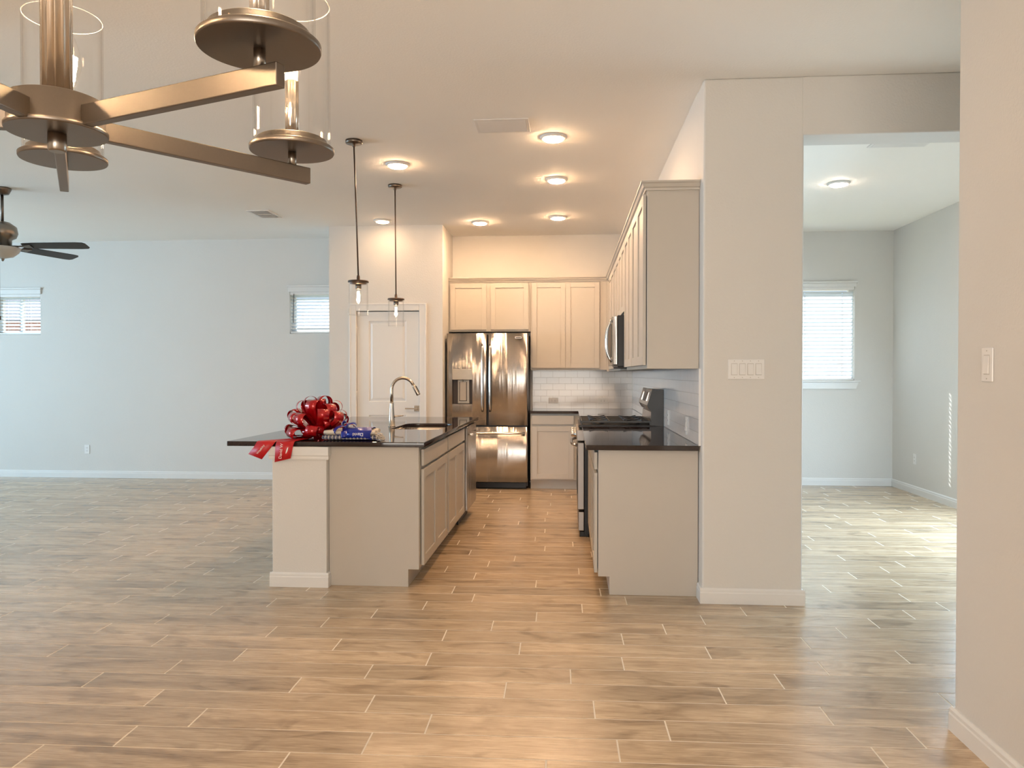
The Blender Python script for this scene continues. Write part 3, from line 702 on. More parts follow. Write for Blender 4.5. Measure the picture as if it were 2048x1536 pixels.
# water dispenser: control panel, recess, paddle
x0,x1,z0,z1 = DSP
mb = MB(); yb = 8.885
mb.faces([(x0,8.828,z0),(x1,8.828,z0),(x1,8.828,z1-.125),(x0,8.828,z1-.125),(x0+.004,yb,z0+.004),(x1-.004,yb,z0+.004),(x1-.004,yb,z1-.125),(x0+.004,yb,z1-.125)],
         [(0,1,5,4),(1,2,6,5),(2,3,7,6),(3,0,4,7),(4,5,6,7)])
mb.build('dispenser_recess', M['slot'], d1)
MB().box(x0, x1, 8.824, 8.87, z1-.125, z1).build('dispenser_panel', M['dispenser'], d1, bevel=.004)
MB().box(x0+.06, x1-.04, 8.868, 8.884, z0+.006, z1-.127).build('dispenser_back', M['dispenser'], d1, bevel=.004)
mb = MB(); a0_,a1_,b0_,b1_ = x0+.085, x1-.075, z0+.04, z1-.15
mb.box(a0_, a1_, 8.862, 8.868, b0_, b1_); mb.build('dispenser_paddle', M['toe'], d1, bevel=.003)
m_ = MB()
for q in ((a0_-.006,a0_,b0_-.006,b1_),(a1_,a1_+.006,b0_-.006,b1_),(a0_,a1_,b0_-.006,b0_)): m_.box(q[0],q[1],8.858,8.868,q[2],q[3])
m_.build('paddle_rim', M['slot'], d1)
MB().tube([((x0+x1)/2,8.85,z1-.127),((x0+x1)/2,8.85,z1-.15)], .010, 12).build('water_spout', M['steel2'], d1)
for hx_, dd in ((-1.007,d1),(-.917,d2)):
    pth = []
    for i in range(17):
        u = i/16; zz = .905+.775*u; pth.append((hx_, 8.782 + .040*(abs(2*u-1))**5, zz))
    mb = MB(); mb.tube(pth, .0135, 14); mb.build('door_handle', M['steel2'], dd)
pth = [( -1.385+.87*i/20, 8.782+.040*(abs(2*i/20-1))**5, .655) for i in range(21)]
MB().tube(pth, .0155, 14).build('drawer_handle', M['steel2'], d3)
bd = MB().box(-.628,-.552,8.822,8.829,1.748,1.772).build('badge', M['white'], d2, bevel=.001)
MB().box(-.620,-.560,8.8205,8.8225,1.755,1.765).build('badge_lettering', M['slot'], d2)

# ------------------------------------------------------------------ dishwasher
t = thing('dishwasher', 'stainless dishwasher at the far end of the island', 'dishwasher', (-1.22, 7.03, 0))
MB().box(-1.50, -.945, 6.722, 7.338, .11, .875).build('dishwasher_tub', M['fridgeside'], t)
MB().box(-.945, -.900, 6.724, 7.336, .125, .872).build('dishwasher_door', M['steel'], t, bevel=.004)
MB().box(-1.0, -.985, 6.722, 7.338, .0, .11).build('toe_kick', M['black'], t)
pth = [(-.868+.0, 6.76+.54*i/12, .800) for i in range(13)]
mb = MB(); mb.tube(pth, .011, 12); mb.tube([(-.901,6.785,.80),(-.868,6.785,.80)], .008, 10); mb.tube([(-.901,7.275,.80),(-.868,7.275,.80)], .008, 10); mb.build('door_handle', M['steel2'], t)

# ------------------------------------------------------------------ gas range
RY0, RY1 = 6.302, 7.062
t = thing('gas_range', 'freestanding stainless gas range with black cooktop against the partition', 'range', (.44, 6.68, 0))
MB().box(.122, .762, RY0, RY1, .02, .905).build('range_body', M['black'], t, bevel=.003)
MB().box(.085, .16, RY0+.004, RY1-.004, .0, .045).build('foot_rail', M['black'], t, bevel=.004)
MB().box(.068, .120, RY0+.002, RY1-.002, .225, .775).build('oven_door', M['satin'], t, bevel=.004)
MB().box(.074, .120, RY0+.002, RY1-.002, .050, .205).build('storage_drawer', M['satin'], t, bevel=.004)
MB().box(.064, .068, RY0+.10, RY1-.10, .34, .66).build('oven_window', M['black'], t)
MB().box(.060, .120, RY0+.002, RY1-.002, .790, .880).build('control_strip', M['satin'], t, bevel=.004)
pth = [(.018 + .040*(abs(2*i/14-1))**4, RY0+.03+.70*i/14, .765-.012) for i in range(15)]
MB().tube(pth, .013, 12).build('oven_handle', M['steel2'], t)
for i in range(5):
    yk = RY0+.09+.145*i
    mb = MB(); mb.tube([(.060,yk,.838),(.052,yk,.838),(.050,yk,.838),(.020,yk,.838),(.014,yk,.838)], [.026,.026,.021,.019,.015], 18); mb.build('burner_knob', M['steel2'], t)
MB().box(.075, .700, RY0, RY1, .900, .922).build('cooktop', M['black'], t, bevel=.004)
for bx in (.24,.54):
    for by in (RY0+.17, RY1-.17):
        MB().lathe([(.050,0),(.050,.008),(.036,.010),(.036,.018),(.020,.020)], (bx,by,.922), 20).build('burner', M['blackm'], t)
for k in range(3):
    g0 = RY0+.018+k*.243; g1 = g0+.238; mb = MB(); zt = .956
    for y_ in (g0, g1-.010): mb.box(.095,.665,y_,y_+.010,zt-.016,zt)
    for x_ in (.095,.655): mb.box(x_,x_+.010,g0,g1,zt-.016,zt)
    for x_ in (.19,.33,.47,.60): mb.box(x_-.004,x_+.004,g0,g1,zt-.012,zt)
    mb.box(.095,.665,(g0+g1)/2-.005,(g0+g1)/2+.005,zt-.012,zt)
    for cx_ in (.24,.52):
        for an in range(4):
            a = an*PI/2+PI/4; mb.obox((cx_+.06*math.cos(a),(g0+g1)/2+.06*math.sin(a),zt-.001),(.045*math.cos(a),.045*math.sin(a),.004),(-.0045*math.sin(a),.0045*math.cos(a),0),(0,0,.007))
    for x_ in (.10,.66):
        for y_ in (g0+.005,g1-.005): mb.box(x_-.006,x_+.006,y_-.006,y_+.006,.922,zt)
    mb.build('grate', M['blackm'], t, bevel=.0015, seg=1)
MB().prism([(.700,.905),(.763,.905),(.763,1.205),(.700,1.205),(.672,1.03)], 'y', RY0+.001, RY1-.001).build('back_guard', M['black'], t, bevel=.003)
MB().prism([(.672,1.218),(.700,1.210),(.700,1.03),(.655,1.045),(.632,1.085)], 'y', RY0, RY1).build('control_panel', M['steel'], t, bevel=.003)
MB().prism([(.6725,1.217),(.700,1.209),(.762,1.205),(.762,.921),(.6635,.921),(.6635,1.03),(.656,1.0455),(.633,1.085)], 'y', RY0-.004, RY0-.0002).build('end_cap', M['black'], t)
MB().prism([(.664,.922),(.700,.922),(.700,1.028),(.668,1.028)], 'y', RY0, RY1).build('lower_panel', M['steel'], t, bevel=.002)
d_ = Vector((.040,0,.133)).normalized(); nrm = Vector((-.133,0,.040)).normalized()
c_ = Vector((.652,6.68,1.150))
MB().obox(c_+nrm*.001, d_*.040, Vector((0,.10,0)), nrm*.0015).build('display', M['black'], t)
for s_ in (-1,1): MB().obox(c_+nrm*.0015+Vector((0,.215*s_,0)), d_*.038, Vector((0,.006,0)), nrm*.002).build('button_strip', M['steel2'], t)

# ------------------------------------------------------------------ microwave
t = thing('microwave', 'over-the-range stainless microwave with a bowed bar handle', 'microwave', (.56, 6.68, 1.40))
MB().box(.392, .762, RY0+.002, RY1-.002, 1.402, 1.820).build('microwave_body', M['black'], t, bevel=.003)
MB().box(.352, .390, RY0+.002, RY1-.002, 1.415, 1.815).build('microwave_door', M['steel'], t, bevel=.004)
MB().box(.348, .352, RY0+.18, RY1-.05, 1.48, 1.76).build('door_window', M['black'], t)
pth = [(.305+.045*(abs(2*i/14-1))**3, RY0+.095, 1.44+.35*i/14) for i in range(15)]
MB().tube(pth, .012, 12).build('door_handle', M['steel2'], t)
MB().box(.40, .70, RY0+.06, RY1-.06, 1.388, 1.402).build('vent_grille', M['slot'], t)

# ------------------------------------------------------------------ outlets and switches
def plate(face, at, a, z, horizontal=False, gangs=1, rocker=False, name='wall_outlet', label='', cat='outlet', group=None):
    wx, hz = (.070+.046*(gangs-1), .117); 
    if horizontal: wx, hz = hz, wx
    f = fmap(face, at); t = thing(name, label, cat, f(a, 0, z-hz/2), group)
    MB(f).box(a-wx/2, a+wx/2, -.006, -.0005, z-hz/2, z+hz/2).build('cover_plate', M['white'], t, bevel=.003)
    if rocker:
        for i in range(gangs):
            c = a + (i-(gangs-1)/2)*.046
            MB(f).box(c-.0175, c+.0175, -.0068, -.0055, z-.034, z+.034).build('switch_frame', M['dark'] if False else M['toe'], t)
            mb = MB(f); mb.faces([(c-.0155,-.007,z-.032),(c+.0155,-.007,z-.032),(c+.0155,-.007,z+.032),(c-.0155,-.007,z+.032),(c-.0155,-.0125,z-.031),(c+.0155,-.0125,z-.031),(c+.0155,-.0085,z+.031),(c-.0155,-.0085,z+.031)],
                [(0,1,5,4),(1,2,6,5),(2,3,7,6),(3,0,4,7),(4,5,6,7),(3,2,1,0)]); mb.build('rocker_switch', M['white'], t)
            for zz in (z-.048, z+.048): MB(f).box(c-.0022, c+.0022, -.0068, -.0055, zz-.0022, zz+.0022).build('screw', M['toe'], t)
    else:
        for s_ in (-1,1):
            mb = MB(f); sl_ = MB(f)
            ca, cz = (a+s_*.0195, z) if horizontal else (a, z+s_*.0195)
            mb.box(ca-.0145, ca+.0145, -.0078, -.0055, cz-.0145, cz+.0145)
            for q in (-1,1):
                if horizontal: sl_.box(ca-.005, ca+.005, -.0084, -.0076, cz+q*.006-.0012, cz+q*.006+.0012)
                else: sl_.box(ca+q*.006-.0012, ca+q*.006+.0012, -.0084, -.0076, cz-.005, cz+.005)
            rc_ = mb.build('receptacle', M['white'], t, bevel=.002); sl_.build('slots', M['slot'], rc_)
    return t
plate('-y', 4.530, 1.0225, 1.3675, gangs=4, rocker=True, name='light_switch', label='white four-gang rocker switch plate on the pillar', cat='light switch')
plate('-x', 1.440, 2.753, 1.372, gangs=1, rocker=True, name='light_switch', label='single white rocker switch on the wall at the right edge', cat='light switch')
plate('-y', YB, -6.223, .366, label='white outlet low on the long living room wall', group=None)
plate('-x', XR, 8.848, .390, label='white outlet low on the side wall of the bare side room')
plate('-y', YB-.010, -.197, 1.013, True, label='horizontal outlet on the far backsplash, nearer the refrigerator')
plate('-y', YB-.010, .407, 1.013, True, label='horizontal outlet on the far backsplash, nearer the range')
plate('-x', XK-.010, 5.985, 1.003, label='upright outlet on the side backsplash, close to the range')
plate('-x', XK-.010, 5.063, 1.001, rocker=True, name='wall_outlet', label='upright rocker-style outlet on the side backsplash, closest to the pillar')

# ------------------------------------------------------------------ ceiling lights
def can(x, y, label, cool=False, kind=None):
    t = thing('ceiling_light', label, 'ceiling light', (x, y, H), None if cool else 'round lights in the kitchen ceiling')
    MB().lathe([(.098,-.001),(.098,-.006),(.088,-.014),(.072,-.020),(.070,-.018)], (x,y,H), 40).build('trim_ring', M['trim'], t)
    MB().lathe([(.074,-.0165),(.066,-.026),(.045,-.031),(.002,-.033)], (x,y,H), 20).build('diffuser', M[kind or ('can_cool' if cool else 'can')], t)
for x,y,l in ((-.117,5.545,'round lit ceiling light nearest the camera, beside the air vent'), (-1.398,6.17,'round lit ceiling light between the two pendant rods'),
    (-.115,6.745,'round lit ceiling light in the middle of the aisle row of three'), (-2.076,8.40,'round lit ceiling light above the pantry door, left of the pendants'),
    (-1.004,8.58,'round lit ceiling light in front of the refrigerator'), (-.126,8.36,'round lit ceiling light farthest along the aisle row, by the far cabinets')):
    can(x,y,l, kind='can_soft' if x < -2 else None)
for x,y,l in ((-2.3,-1.6,'round dining ceiling light behind the camera on the left'), (-.7,-1.8,'round dining ceiling light behind the camera in the middle'), (-2.4,2.2,'round dining ceiling light out of frame beyond the chandelier'), (-.9,2.7,'round dining ceiling light overhead, out of frame')):
    can(x,y,l,kind='can_dining')  # added lamps out of view, warm fill for camera-facing surfaces
can(2.40, 7.07, 'round ceiling light in the bare side room', True)
# ------------------------------------------------------------------ air registers
def register(x0,x1,y0,y1,label,along='x',halves=2):
    t = thing('air_vent', label, 'air vent', ((x0+x1)/2,(y0+y1)/2,H))
    z = H; mb = MB(); b = .022
    mb.box(x0,x1,y0,y0+b,z-.008,z-.0005); mb.box(x0,x1,y1-b,y1,z-.008,z-.0005); mb.box(x0,x0+b,y0+b,y1-b,z-.008,z-.0005); mb.box(x1-b,x1,y0+b,y1-b,z-.008,z-.0005)
    if along == 'x': mb.box((x0+x1)/2-.010,(x0+x1)/2+.010,y0+b,y1-b,z-.010,z-.0005)
    else: mb.box(x0+b,x1-b,(y0+y1)/2-.010,(y0+y1)/2+.010,z-.010,z-.0005)
    mb.build('vent_frame', M['white'], t, bevel=.002)
    MB().box(x0+b,x1-b,y0+b,y1-b,z-.0022,z-.0004).build('duct_opening', M['white'], t)
    mb = MB()
    if along == 'x':
        n = int((y1-y0-2*b)/.020)
        for i in range(n):
            yy = y0+b+.010+i*.020; mb.obox(((x0+x1)/2, yy, z-.009), ((x1-x0)/2-b,0,0), (0,.009,-.0025), (0,.0004,.0009))
    else:
        n = int((x1-x0-2*b)/.018)
        for i in range(n):
            xx = x0+b+.009+i*.018; mb.obox((xx,(y0+y1)/2,z-.009), (0,(y1-y0)/2-b,0), (.008,0,-.0025), (.0004,0,.0009))
    mb.build('louvers', M['white'], t)
    return t
register(-.645,-.275,5.12,5.40,'white supply vent in the kitchen ceiling next to the nearest round light')
register(-3.37,-3.13,7.78,8.16,'small white vent in the living room ceiling near the pantry corner', 'y')
register(2.23,2.65,5.60,5.97,'white vent in the side room ceiling, just behind the doorway header')

# ------------------------------------------------------------------ pendants
def pendant(x, y, lean, label):
    t = thing('pendant_light', label, 'pendant light', (x,y,H), 'clear glass pendants over the island')
    X1 = x+lean
    MB().lathe([(.062,-.0005),(.062,-.020),(.058,-.024),(.012,-.024),(.012,-.045),(.008,-.048)], (x,y,H), 32).build('canopy', M['nickel'], t)
    MB().tube([(x,y,H-.044),(X1,y,2.055)], .0055, 10).build('rod', M['bronze'], t)
    MB().lathe([(.010,.045),(.012,.030),(.012,.008),(.074,.006),(.076,0),(.076,-.006),(.060,-.009),(.060,-.018),(.022,-.020)][::-1], (X1,y,2.018), 36).build('shade_cap', M['bronze'], t)
    MB().lathe([(.022,-.018),(.022,-.050),(.017,-.056)][::-1], (X1,y,2.018), 24).build('socket', M['nickel'], t)
    g_ = MB(); g_.lathe([(.070,-.009),(.0715,-.244)], (X1,y,2.018), 48, caps=False); g_.lathe([(.066,-.009),(.0675,-.244)], (X1,y,2.018), 48, caps=False)
    sh_ = g_.build('glass_shade', M['glass'], t)
    MB().lathe([(.0713,-.2440),(.0700,-.2452),(.0687,-.2440)], (X1,y,2.018), 48, caps=False).build('glass_rim', M['rim'], sh_)
    MB().lathe([(.010,-.056),(.014,-.070),(.021,-.105),(.022,-.125),(.017,-.150),(.004,-.164)], (X1,y,2.018), 24, caps=False).build('bulb', M['bulbglass'], t)
    mb = MB()
    for k in range(4):
        a = PI/4+k*PI/2; mb.tube([(X1+.004*math.cos(a),y+.004*math.sin(a),2.018-.072),(X1+.010*math.cos(a),y+.010*math.sin(a),2.018-.140)], .0038, 6)
    mb.build('filament', M['filament2'], t)
pendant(-1.576, 5.523, .030, 'clear glass pendant nearer the camera, left of the pantry door')
pendant(-1.576, 6.846, .007, 'clear glass pendant farther back, in front of the pantry door')

# ------------------------------------------------------------------ chandelier
cx, cyy = -.660, .945; RC = .3406; Z0 = 1.70
t = thing('chandelier', 'five-arm brushed nickel chandelier with clear glass cylinders', 'chandelier', (cx, cyy, 1.62))
MB().lathe([(.0185,.035),(.0185,.62)], (cx,cyy,1.655), 96, flutes=12, fd=.10).build('column', M['nickelc'], t)
MB().lathe([(.0075,.60),(.0075,H-1.655-.02)], (cx,cyy,1.655), 16).build('stem', M['nickel'], t)
MB().lathe([(.068,-.001),(.068,-.02),(.06,-.026),(.02,-.03)], (cx,cyy,H), 32).build('canopy', M['nickel'], t)
MB().lathe([(.0585,-.006),(.0595,-.004),(.0595,0),(.056,.002),(.056,.036),(.052,.038)], (cx,cyy,1.656), 64).build('hub', M['nickel'], t)
MB().lathe([(.009,-.024),(.011,-.022),(.011,0)], (cx,cyy,1.651), 20).build('finial', M['nickeld'], t)
for k in range(5):
    a = math.radians(51.38+72*k); c_, s_ = math.cos(a), math.sin(a)
    mb = MB(); r0, r1 = .052, RC+.030; mid = (r0+r1)/2
    mb.obox((cx+c_*mid, cyy+s_*mid, 1.665), (c_*(r1-r0)/2, s_*(r1-r0)/2, 0), (-s_*.0068, c_*.0068, 0), (0,0,.0128))
    mb.build('arm', M['nickel'], t, bevel=.0012)
    x, y = cx+c_*RC, cyy+s_*RC
    cup = MB().lathe([(.0655,-.002),(.0665,0),(.0665,.005),(.0640,.007),(.0560,.008),(.0550,.017),(.052,.019)], (x,y,Z0), 64).build('light_cup', M['nickel'], t)
    MB().lathe([(.0065,-.024),(.0065,-.001)], (x,y,Z0), 16).build('post', M['nickeld'], cup)
    MB().lathe([(.0112,.018),(.0112,.112),(.006,.113)], (x,y,Z0), 72, flutes=10, fd=.12).build('candle_sleeve', M['nickelc'], cup)
    g_ = MB(); g_.lathe([(.0600,.008),(.0600,.236)], (x,y,Z0), 64, caps=False); g_.lathe([(.0578,.008),(.0578,.236)], (x,y,Z0), 64, caps=False)
    g_.build('glass_shade', M['glass'], cup)
    MB().lathe([(.0597,.2355),(.0589,.2368),(.0581,.2355)], (x,y,Z0), 64, caps=False).build('glass_rim', M['rim'], cup)
    bo = .012 if k == 1 else 0.0
    MB().lathe([(.0075,.112),(.0078,.122),(.0095,.128),(.0165,.150),(.0175,.162),(.0140,.185),(.0070,.205),(.0015,.216)], (x+bo,y,Z0), 28, caps=False).build('bulb', M['bulbglass'], cup)
    mb = MB()
    for q in range(4):
        b_ = PI/4+q*PI/2; mb.tube([(x+bo+.003*math.cos(b_),y+.003*math.sin(b_),Z0+.132),(x+bo+.0075*math.cos(b_),y+.0075*math.sin(b_),Z0+.172)], .0046, 6)
    mb.build('filament', M['filament'], cup)

# ------------------------------------------------------------------ ceiling fan
fx_, fy2 = -5.205, 6.685
t = thing('ceiling_fan', 'dark five-blade ceiling fan with a frosted bowl light at the left edge', 'ceiling fan', (fx_, fy2, H))
MB().lathe([(.075,-.001),(.075,-.012),(.055,-.055),(.020,-.065)], (fx_,fy2,H), 32).build('canopy', M['nickel'], t)
MB().tube([(fx_,fy2,H-.06),(fx_,fy2,2.74)], .013, 14).build('downrod', M['nickel'], t)
MB().lathe([(.02,.20),(.06,.19),(.115,.15),(.125,.09),(.11,.05),(.075,.03),(.075,-.03),(.06,-.035)], (fx_,fy2,2.545), 40).build('motor_housing', M['nickeld'], t)
MB().lathe([(.145,.0),(.148,-.008),(.13,-.045),(.085,-.085),(.02,-.102)], (fx_,fy2,2.505), 40).build('light_bowl', M['frost'], t)
MB().lathe([(.012,.012),(.016,0),(.010,-.016),(.003,-.020)][::-1], (fx_,fy2,2.398), 16).build('finial', M['nickeld'], t)
for k in range(5):
    a = math.radians(4+72*k); u = Vector((math.cos(a), math.sin(a), 0)); v = Vector((-math.sin(a), math.cos(a), 0)); zb = 2.520
    tl = math.radians(-16); vt = v*math.cos(tl) + Vector((0,0,1))*math.sin(tl); nn = u.cross(vt)
    O = Vector((fx_,fy2,zb))
    outl = []
    for r_, w_ in ((.19,.040),(.21,.052),(.30,.060),(.70,.068),(.765,.062),(.785,.040)): outl.append((r_,w_))
    pts = []; n = len(outl)
    up = [O+u*r_+vt*w_ for r_,w_ in outl] + [O+u*r_-vt*w_ for r_,w_ in outl[::-1]]
    pts = [tuple(p+nn*.003) for p in up]+[tuple(p-nn*.003) for p in up]; m2_ = len(up)
    MB().faces(pts, [tuple(range(m2_)), tuple(range(m2_,2*m2_))[::-1]]+[(i,(i+1)%m2_,m2_+(i+1)%m2_,m2_+i) for i in range(m2_)]).build('fan_blade', M['blade'], t, bevel=.0015, seg=1)
    MB().faces([tuple(O+u*r_+vt*w_+nn*q) for q in (-.010,-.004) for r_,w_ in ((.09,.016),(.16,.010),(.27,.036),(.27,-.036),(.16,-.010),(.09,-.016))],
        [(0,1,2,3,4,5),(11,10,9,8,7,6)]+[(i,(i+1)%6,6+(i+1)%6,6+i) for i in range(6)]).build('blade_iron', M['nickel'], t)
MB().tube([(fx_+.012,fy2-.05,2.43),(fx_+.012,fy2-.05,1.87)], .0012, 6).build('pull_chain', M['nickeld'], t)
MB().tube([(fx_+.012,fy2-.05,1.87),(fx_+.012,fy2-.05,1.835)], .0055, 8).build('chain_pull', M['bronze'], t)

# ------------------------------------------------------------------ red gift bow
BX, BY, BZ = -1.672, 5.005, .9145
t = thing('gift_bow', 'large shiny red pull bow with printed tails, sitting on the island edge', 'gift bow', (BX,BY,BZ))
def loop(az, el, Lh, width, roll=0.0, rho=.036):
    az, el = math.radians(az), math.radians(el)
    out = Vector((math.cos(az)*math.cos(el), math.sin(az)*math.cos(el), math.sin(el)))
    side = Vector((-math.sin(az), math.cos(az), 0)); upv = side.cross(out)
    if upv.z < 0: upv = -upv
    rl = math.radians(roll); side, upv = side*math.cos(rl)+upv*math.sin(rl), upv*math.cos(rl)-side*math.sin(rl)
    c0 = Vector((BX,BY,BZ+.022)); prof = [(.004,.003)]
    K = 16; cx0 = Lh-rho
    prof.append((cx0*.45, rho*.62)); prof.append((cx0*.8, rho*.97))
    for i in range(K+1):
        a = PI/2 - PI*i/K; prof.append((cx0+rho*math.cos(a), rho*math.sin(a)))
    prof += [(cx0*.8,-rho*.97),(cx0*.45,-rho*.62),(.004,-.003)]
    pts = []; fs = []
    for r_, h in prof:
        wv = width*(.42+.58*min(1,(r_/Lh)*1.5)); p = c0+out*r_+upv*h
        for s_ in (-.5,.5):
            q = p+side*wv*s_; q.z = max(q.z, BZ+.002); pts.append(tuple(q))
    for i in range(len(prof)-1): fs.append((2*i,2*i+1,2*i+3,2*i+2))
    o = MB().faces(pts, fs, True).build('ribbon_loop', M['red'], t)
    sd = o.modifiers.new('solid','SOLIDIFY'); sd.thickness = .0006; sd.offset = 0
    return o
rb = random.Random(5)
for k in range(10):
    az_ = k*36-8+rb.uniform(-6,6)
    if -75 < ((az_+180) % 360)-180 < 12: continue       # the cloths lie on this side
    loop(az_, 7+rb.uniform(-2,4), .235+rb.uniform(-.015,.01), .072, rb.uniform(-22,22), .034)
for az_, el_, L_ in ((-125,8,.215),(-98,10,.175),(-70,20,.15),(-52,32,.19),(-20,34,.20)): loop(az_, el_, L_, .060, rb.uniform(-20,20), .030)
for k in range(10):  loop(k*36+6+rb.uniform(-6,6), 35+rb.uniform(-6,7), .240+rb.uniform(-.018,.012), .074, rb.uniform(-12,12), .038)
for k in range(7):  loop(k*51-95+rb.uniform(-6,6), 60+rb.uniform(-5,5), .248+rb.uniform(-.014,.012), .074, rb.uniform(-10,10), .040)
for az_, el_ in ((35,80),(200,76)): loop(az_, el_, .262, .068, 8, .044)
MB().lathe([(.036,0),(.040,.015),(.034,.045),(.012,.055)], (BX,BY,BZ), 16).build('bow_knot', M['red'], t)
def tail(top, bot, txt, tsize, tw):
    """top, bot: (left x, right x, z) pairs; flat drop in front of the worktop edge, strip back to the knot"""
    YF = 4.6925; (a0, a1), (b0, b1) = top, bot
    pts = [(BX-.045, 4.93, BZ+.004), (BX+.015, 4.93, BZ+.004), ((a0+BX-.04)/2, 4.80, BZ+.008), ((a1+BX+.02)/2, 4.80, BZ+.008),
           (a0, YF+.006, BZ+.0025), (a1, YF+.006, BZ+.0025), (a0, YF-.012, BZ-.003), (a1, YF-.012, BZ-.003), (a0*.8+b0[0]*.2, YF-.027, BZ-.028), (a1*.8+b1[0]*.2, YF-.027, BZ-.028),
           (b0[0], YF-.036, b0[1]), (b1[0], YF-.036, b1[1])]
    o = MB().faces(pts, [(2*i,2*i+1,2*i+3,2*i+2) for i in range(5)], True).build('ribbon_tail', M['redt'], t)
    s_ = o.modifiers.new('solid','SOLIDIFY'); s_.thickness = .0008; s_.offset = 0
    A = (Vector(pts[8])+Vector(pts[9]))/2; B = (Vector(pts[10])+Vector(pts[11]))/2
    Xv = (A-B).normalized(); nn = Vector((0,-1,0)); nn = (nn - Xv*nn.dot(Xv)).normalized(); Yv = nn.cross(Xv)
    for body, size, off, along in txt:
        bmT = text_bm(body, size)
        Mx = Matrix((Xv, Yv, nn)).transposed().to_4x4(); Mx.translation = A*(1-along)+B*along + Yv*off + nn*.0022
        bmesh.ops.transform(bmT, matrix=Mx, verts=bmT.verts[:]); mm = MB(); mm.bm.free(); mm.bm = bmT; mm.build('lettering', M['print'], o)
    if tw:   # printed roofline stroke beside the name
        ps = []; Nn = 8
        for i in range(Nn+1):
            u = i/Nn; q = A*(1-(.02+.50*(1-u)))+B*(.02+.50*(1-u)); wd_ = .0040*math.sin(PI*u)**.6+.0004
            for sgn in (-1,1): ps.append(tuple(q - Yv*(.016+.010*u) + Yv*sgn*wd_ + nn*.0022))
        MB().faces(ps, [(2*i,2*i+1,2*i+3,2*i+2) for i in range(Nn)]).build('printed_stroke', M['print'], o)
    return o
tail((-1.965,-1.845), ((-2.010,.838),(-1.922,.805)), [('Weekley', .020, .0, .30)], .02, False)
tail((-1.838,-1.722), ((-1.840,.788),(-1.738,.812)), [('David W', .0265, .016, .36)], .02, True)

# ------------------------------------------------------------------ cloth bundle
t = thing('cloth_bundle', 'rolled cream and navy plaid cloths tied with a blue printed ribbon', 'cloth bundle', (-1.375, 4.86, .9145))
def fold(x0, x1, yc, zc, ry, rz, material, name, seed, parent=t, skew=0.0):
    mb = MB(); rr_ = random.Random(seed); N = 12; K = 22
    rings = []
    for i in range(N+1):
        u = i/N; x = x0+(x1-x0)*u; ring = []
        e_ = 1-.20*(abs(2*u-1))**6
        for j in range(K):
            a = 2*PI*j/K; c_, s_ = math.cos(a), math.sin(a)
            yy = ry*math.copysign(abs(c_)**.7, c_)*e_*(1+rr_.uniform(-.03,.03)); zz = rz*math.copysign(abs(s_)**.8, s_)*e_*(1+rr_.uniform(-.04,.04))
            ring.append(mb.bm.verts.new((x, yc+yy+skew*(u-.5), zc+zz)))
        rings.append(ring)
    for i in range(N):
        for j in range(K):
            F = mb.bm.faces.new((rings[i][j], rings[i][(j+1)%K], rings[i+1][(j+1)%K], rings[i+1][j])); F.smooth = True
    mb.bm.faces.new(rings[0][::-1]); mb.bm.faces.new(rings[-1])
    return mb.build(name, material, parent)
fold(-1.585, -1.225, 4.850, .9325, .062, .0175, M['plaid'], 'plaid_cloth', 1)
fold(-1.575, -1.240, 4.840, .9640, .045, .0155, M['cream'], 'cream_cloth', 2)
fold(-1.540, -1.235, 4.895, .9720, .042, .0150, M['cream'], 'cream_cloth', 5)
mb = MB(); rf = random.Random(9)
for i in range(46):
    yy = 4.80+.105*rf.random(); zz = .925+.045*rf.random()*rf.random()+.005
    a = (-1.236, yy, zz); mid = (-1.222+rf.uniform(0,.01), yy+rf.uniform(-.008,.008), zz-.004); e_ = (-1.205+rf.uniform(0,.018), yy+rf.uniform(-.014,.014), max(.9165, zz-rf.uniform(.006,.03)))
    mb.tube([a, mid, e_], .0016, 4)
mb.build('fringe', M['cream'], t)
def band(x0, x1, name, ry=.082, zt=.994):
    """blue ribbon wrapped over the bundle"""
    mb = MB(); K = 30; pts = []; fs = []
    prof = []
    for j in range(K+1):
        a = math.radians(-50 + 280*j/K); c_, s_ = math.cos(a), math.sin(a)
        prof.append((4.868-ry*math.copysign(abs(c_)**.75, c_)*1.0, .951+.0435*math.copysign(abs(s_)**.8, s_)))
    for j,(y,z) in enumerate(prof):
        z = max(z, .9165)
        for x in (x0, x1): pts.append((x+.004*math.sin(j*.9), y, z))
    for j in range(K): fs.append((2*j,2*j+1,2*j+3,2*j+2))
    o = mb.faces(pts, fs, True).build(name, M['blue'], t); s_ = o.modifiers.new('solid','SOLIDIFY'); s_.thickness = .001; s_.offset = 1
    return o
rbn = band(-1.452, -1.262, 'ribbon_wrap')
bmT = text_bm('David', .030); 
Mx = Matrix.Rotation(math.radians(90), 4, 'X') @ Matrix.Rotation(PI, 4, 'Z'); bmesh.ops.transform(bmT, matrix=Mx, verts=bmT.verts[:])
bmesh.ops.translate(bmT, verts=bmT.verts[:], vec=(-1.345, 4.7845, .955)); mm = MB(); mm.bm.free(); mm.bm = bmT; mm.build('lettering', M['print'], rbn)
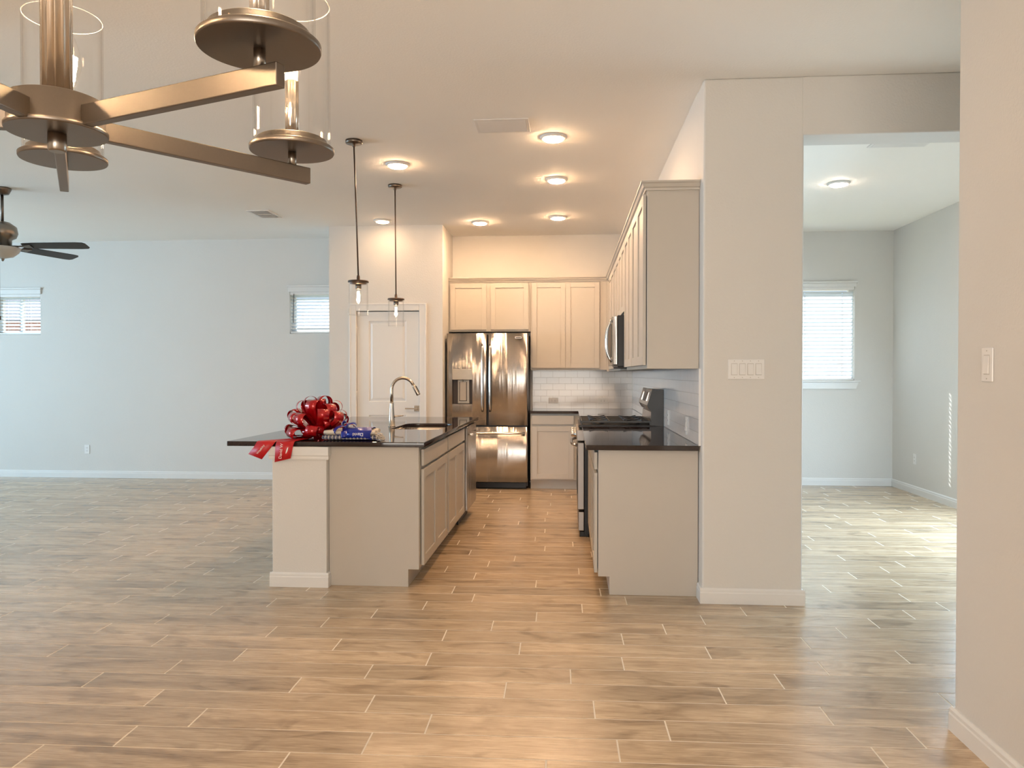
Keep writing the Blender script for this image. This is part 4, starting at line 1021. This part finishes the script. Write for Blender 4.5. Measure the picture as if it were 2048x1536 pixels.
def bow_loop(p, d, up, L_, wd, nm='bow_loop'):
    p, d, up = Vector(p), Vector(d).normalized(), Vector(up).normalized(); sd_ = d.cross(up).normalized(); pts = []; fs = []; N = 16
    for i in range(N+1):
        th = 2*PI*i/N; r_ = L_*(.5-.5*math.cos(th)); h = L_*.30*math.sin(th)
        q = p+d*r_+up*h
        for s_ in (-.5,.5): pts.append(tuple(q+sd_*wd*s_))
    for i in range(N): fs.append((2*i,2*i+1,2*i+3,2*i+2))
    o = MB().faces(pts, fs, True).build(nm, M['blue'], t); s_ = o.modifiers.new('solid','SOLIDIFY'); s_.thickness = .001; s_.offset = 0
kp = (-1.440, 4.845, .993)
bow_loop(kp, (-.8,-.6,-.35), (-.1,-.3,1), .085, .038); bow_loop(kp, (.9,.1,.25), (0,-.3,1), .070, .034); bow_loop(kp, (-.3,.5,.6), (1,0,.3), .05, .03)
bow_loop((-1.44,4.80,.975), (.3,-.75,-.9), (.2,-1,.4), .055, .036)
MB().lathe([(.004,-.010),(.012,-.006),(.013,.004),(.006,.012)], kp, 12).build('knot', M['blue'], t)

# ------------------------------------------------------------------ outside, seen through the blinds
struct(MB().box(-40, 30, YB+.2, 60, -.35, -.30).build('ground', M['soil']))
def house(x0, x1, y0, y1, eave, ridge, wallm, label, rx=.9):
    t = thing('neighbouring_house', label, 'house', ((x0+x1)/2,(y0+y1)/2,-.3))
    MB().box(x0, x1, y0, y1, -.3, eave).build('house_wall', wallm, t)
    ym = (y0+y1)/2; o_ = .35
    MB().faces([(x0-o_,y0-o_,eave),(x1+o_,y0-o_,eave),(x1+o_,y1+o_,eave),(x0-o_,y1+o_,eave),(x0+rx,ym,ridge),(x1-rx,ym,ridge)], [(0,1,5,4),(1,2,5),(2,3,4,5),(3,0,4),(3,2,1,0)]).build('house_roof', M['roof'], t)
house(-17, -9.9, 16, 23, 2.50, 4.6, M['brick'], 'brick house outside, glimpsed through the left blind', 2.6)
house(-6.2, -.8, 17, 24, 2.35, 4.4, M['cream_wall'], 'pale house outside, glimpsed through the blind by the pantry', 1.8)
tag(MB().box(1.5, 9.5, 14.0, 14.2, -.3, 1.60).build('garden_wall', M['brick']), 'low red brick wall outside, glimpsed under the side room blind', 'wall')
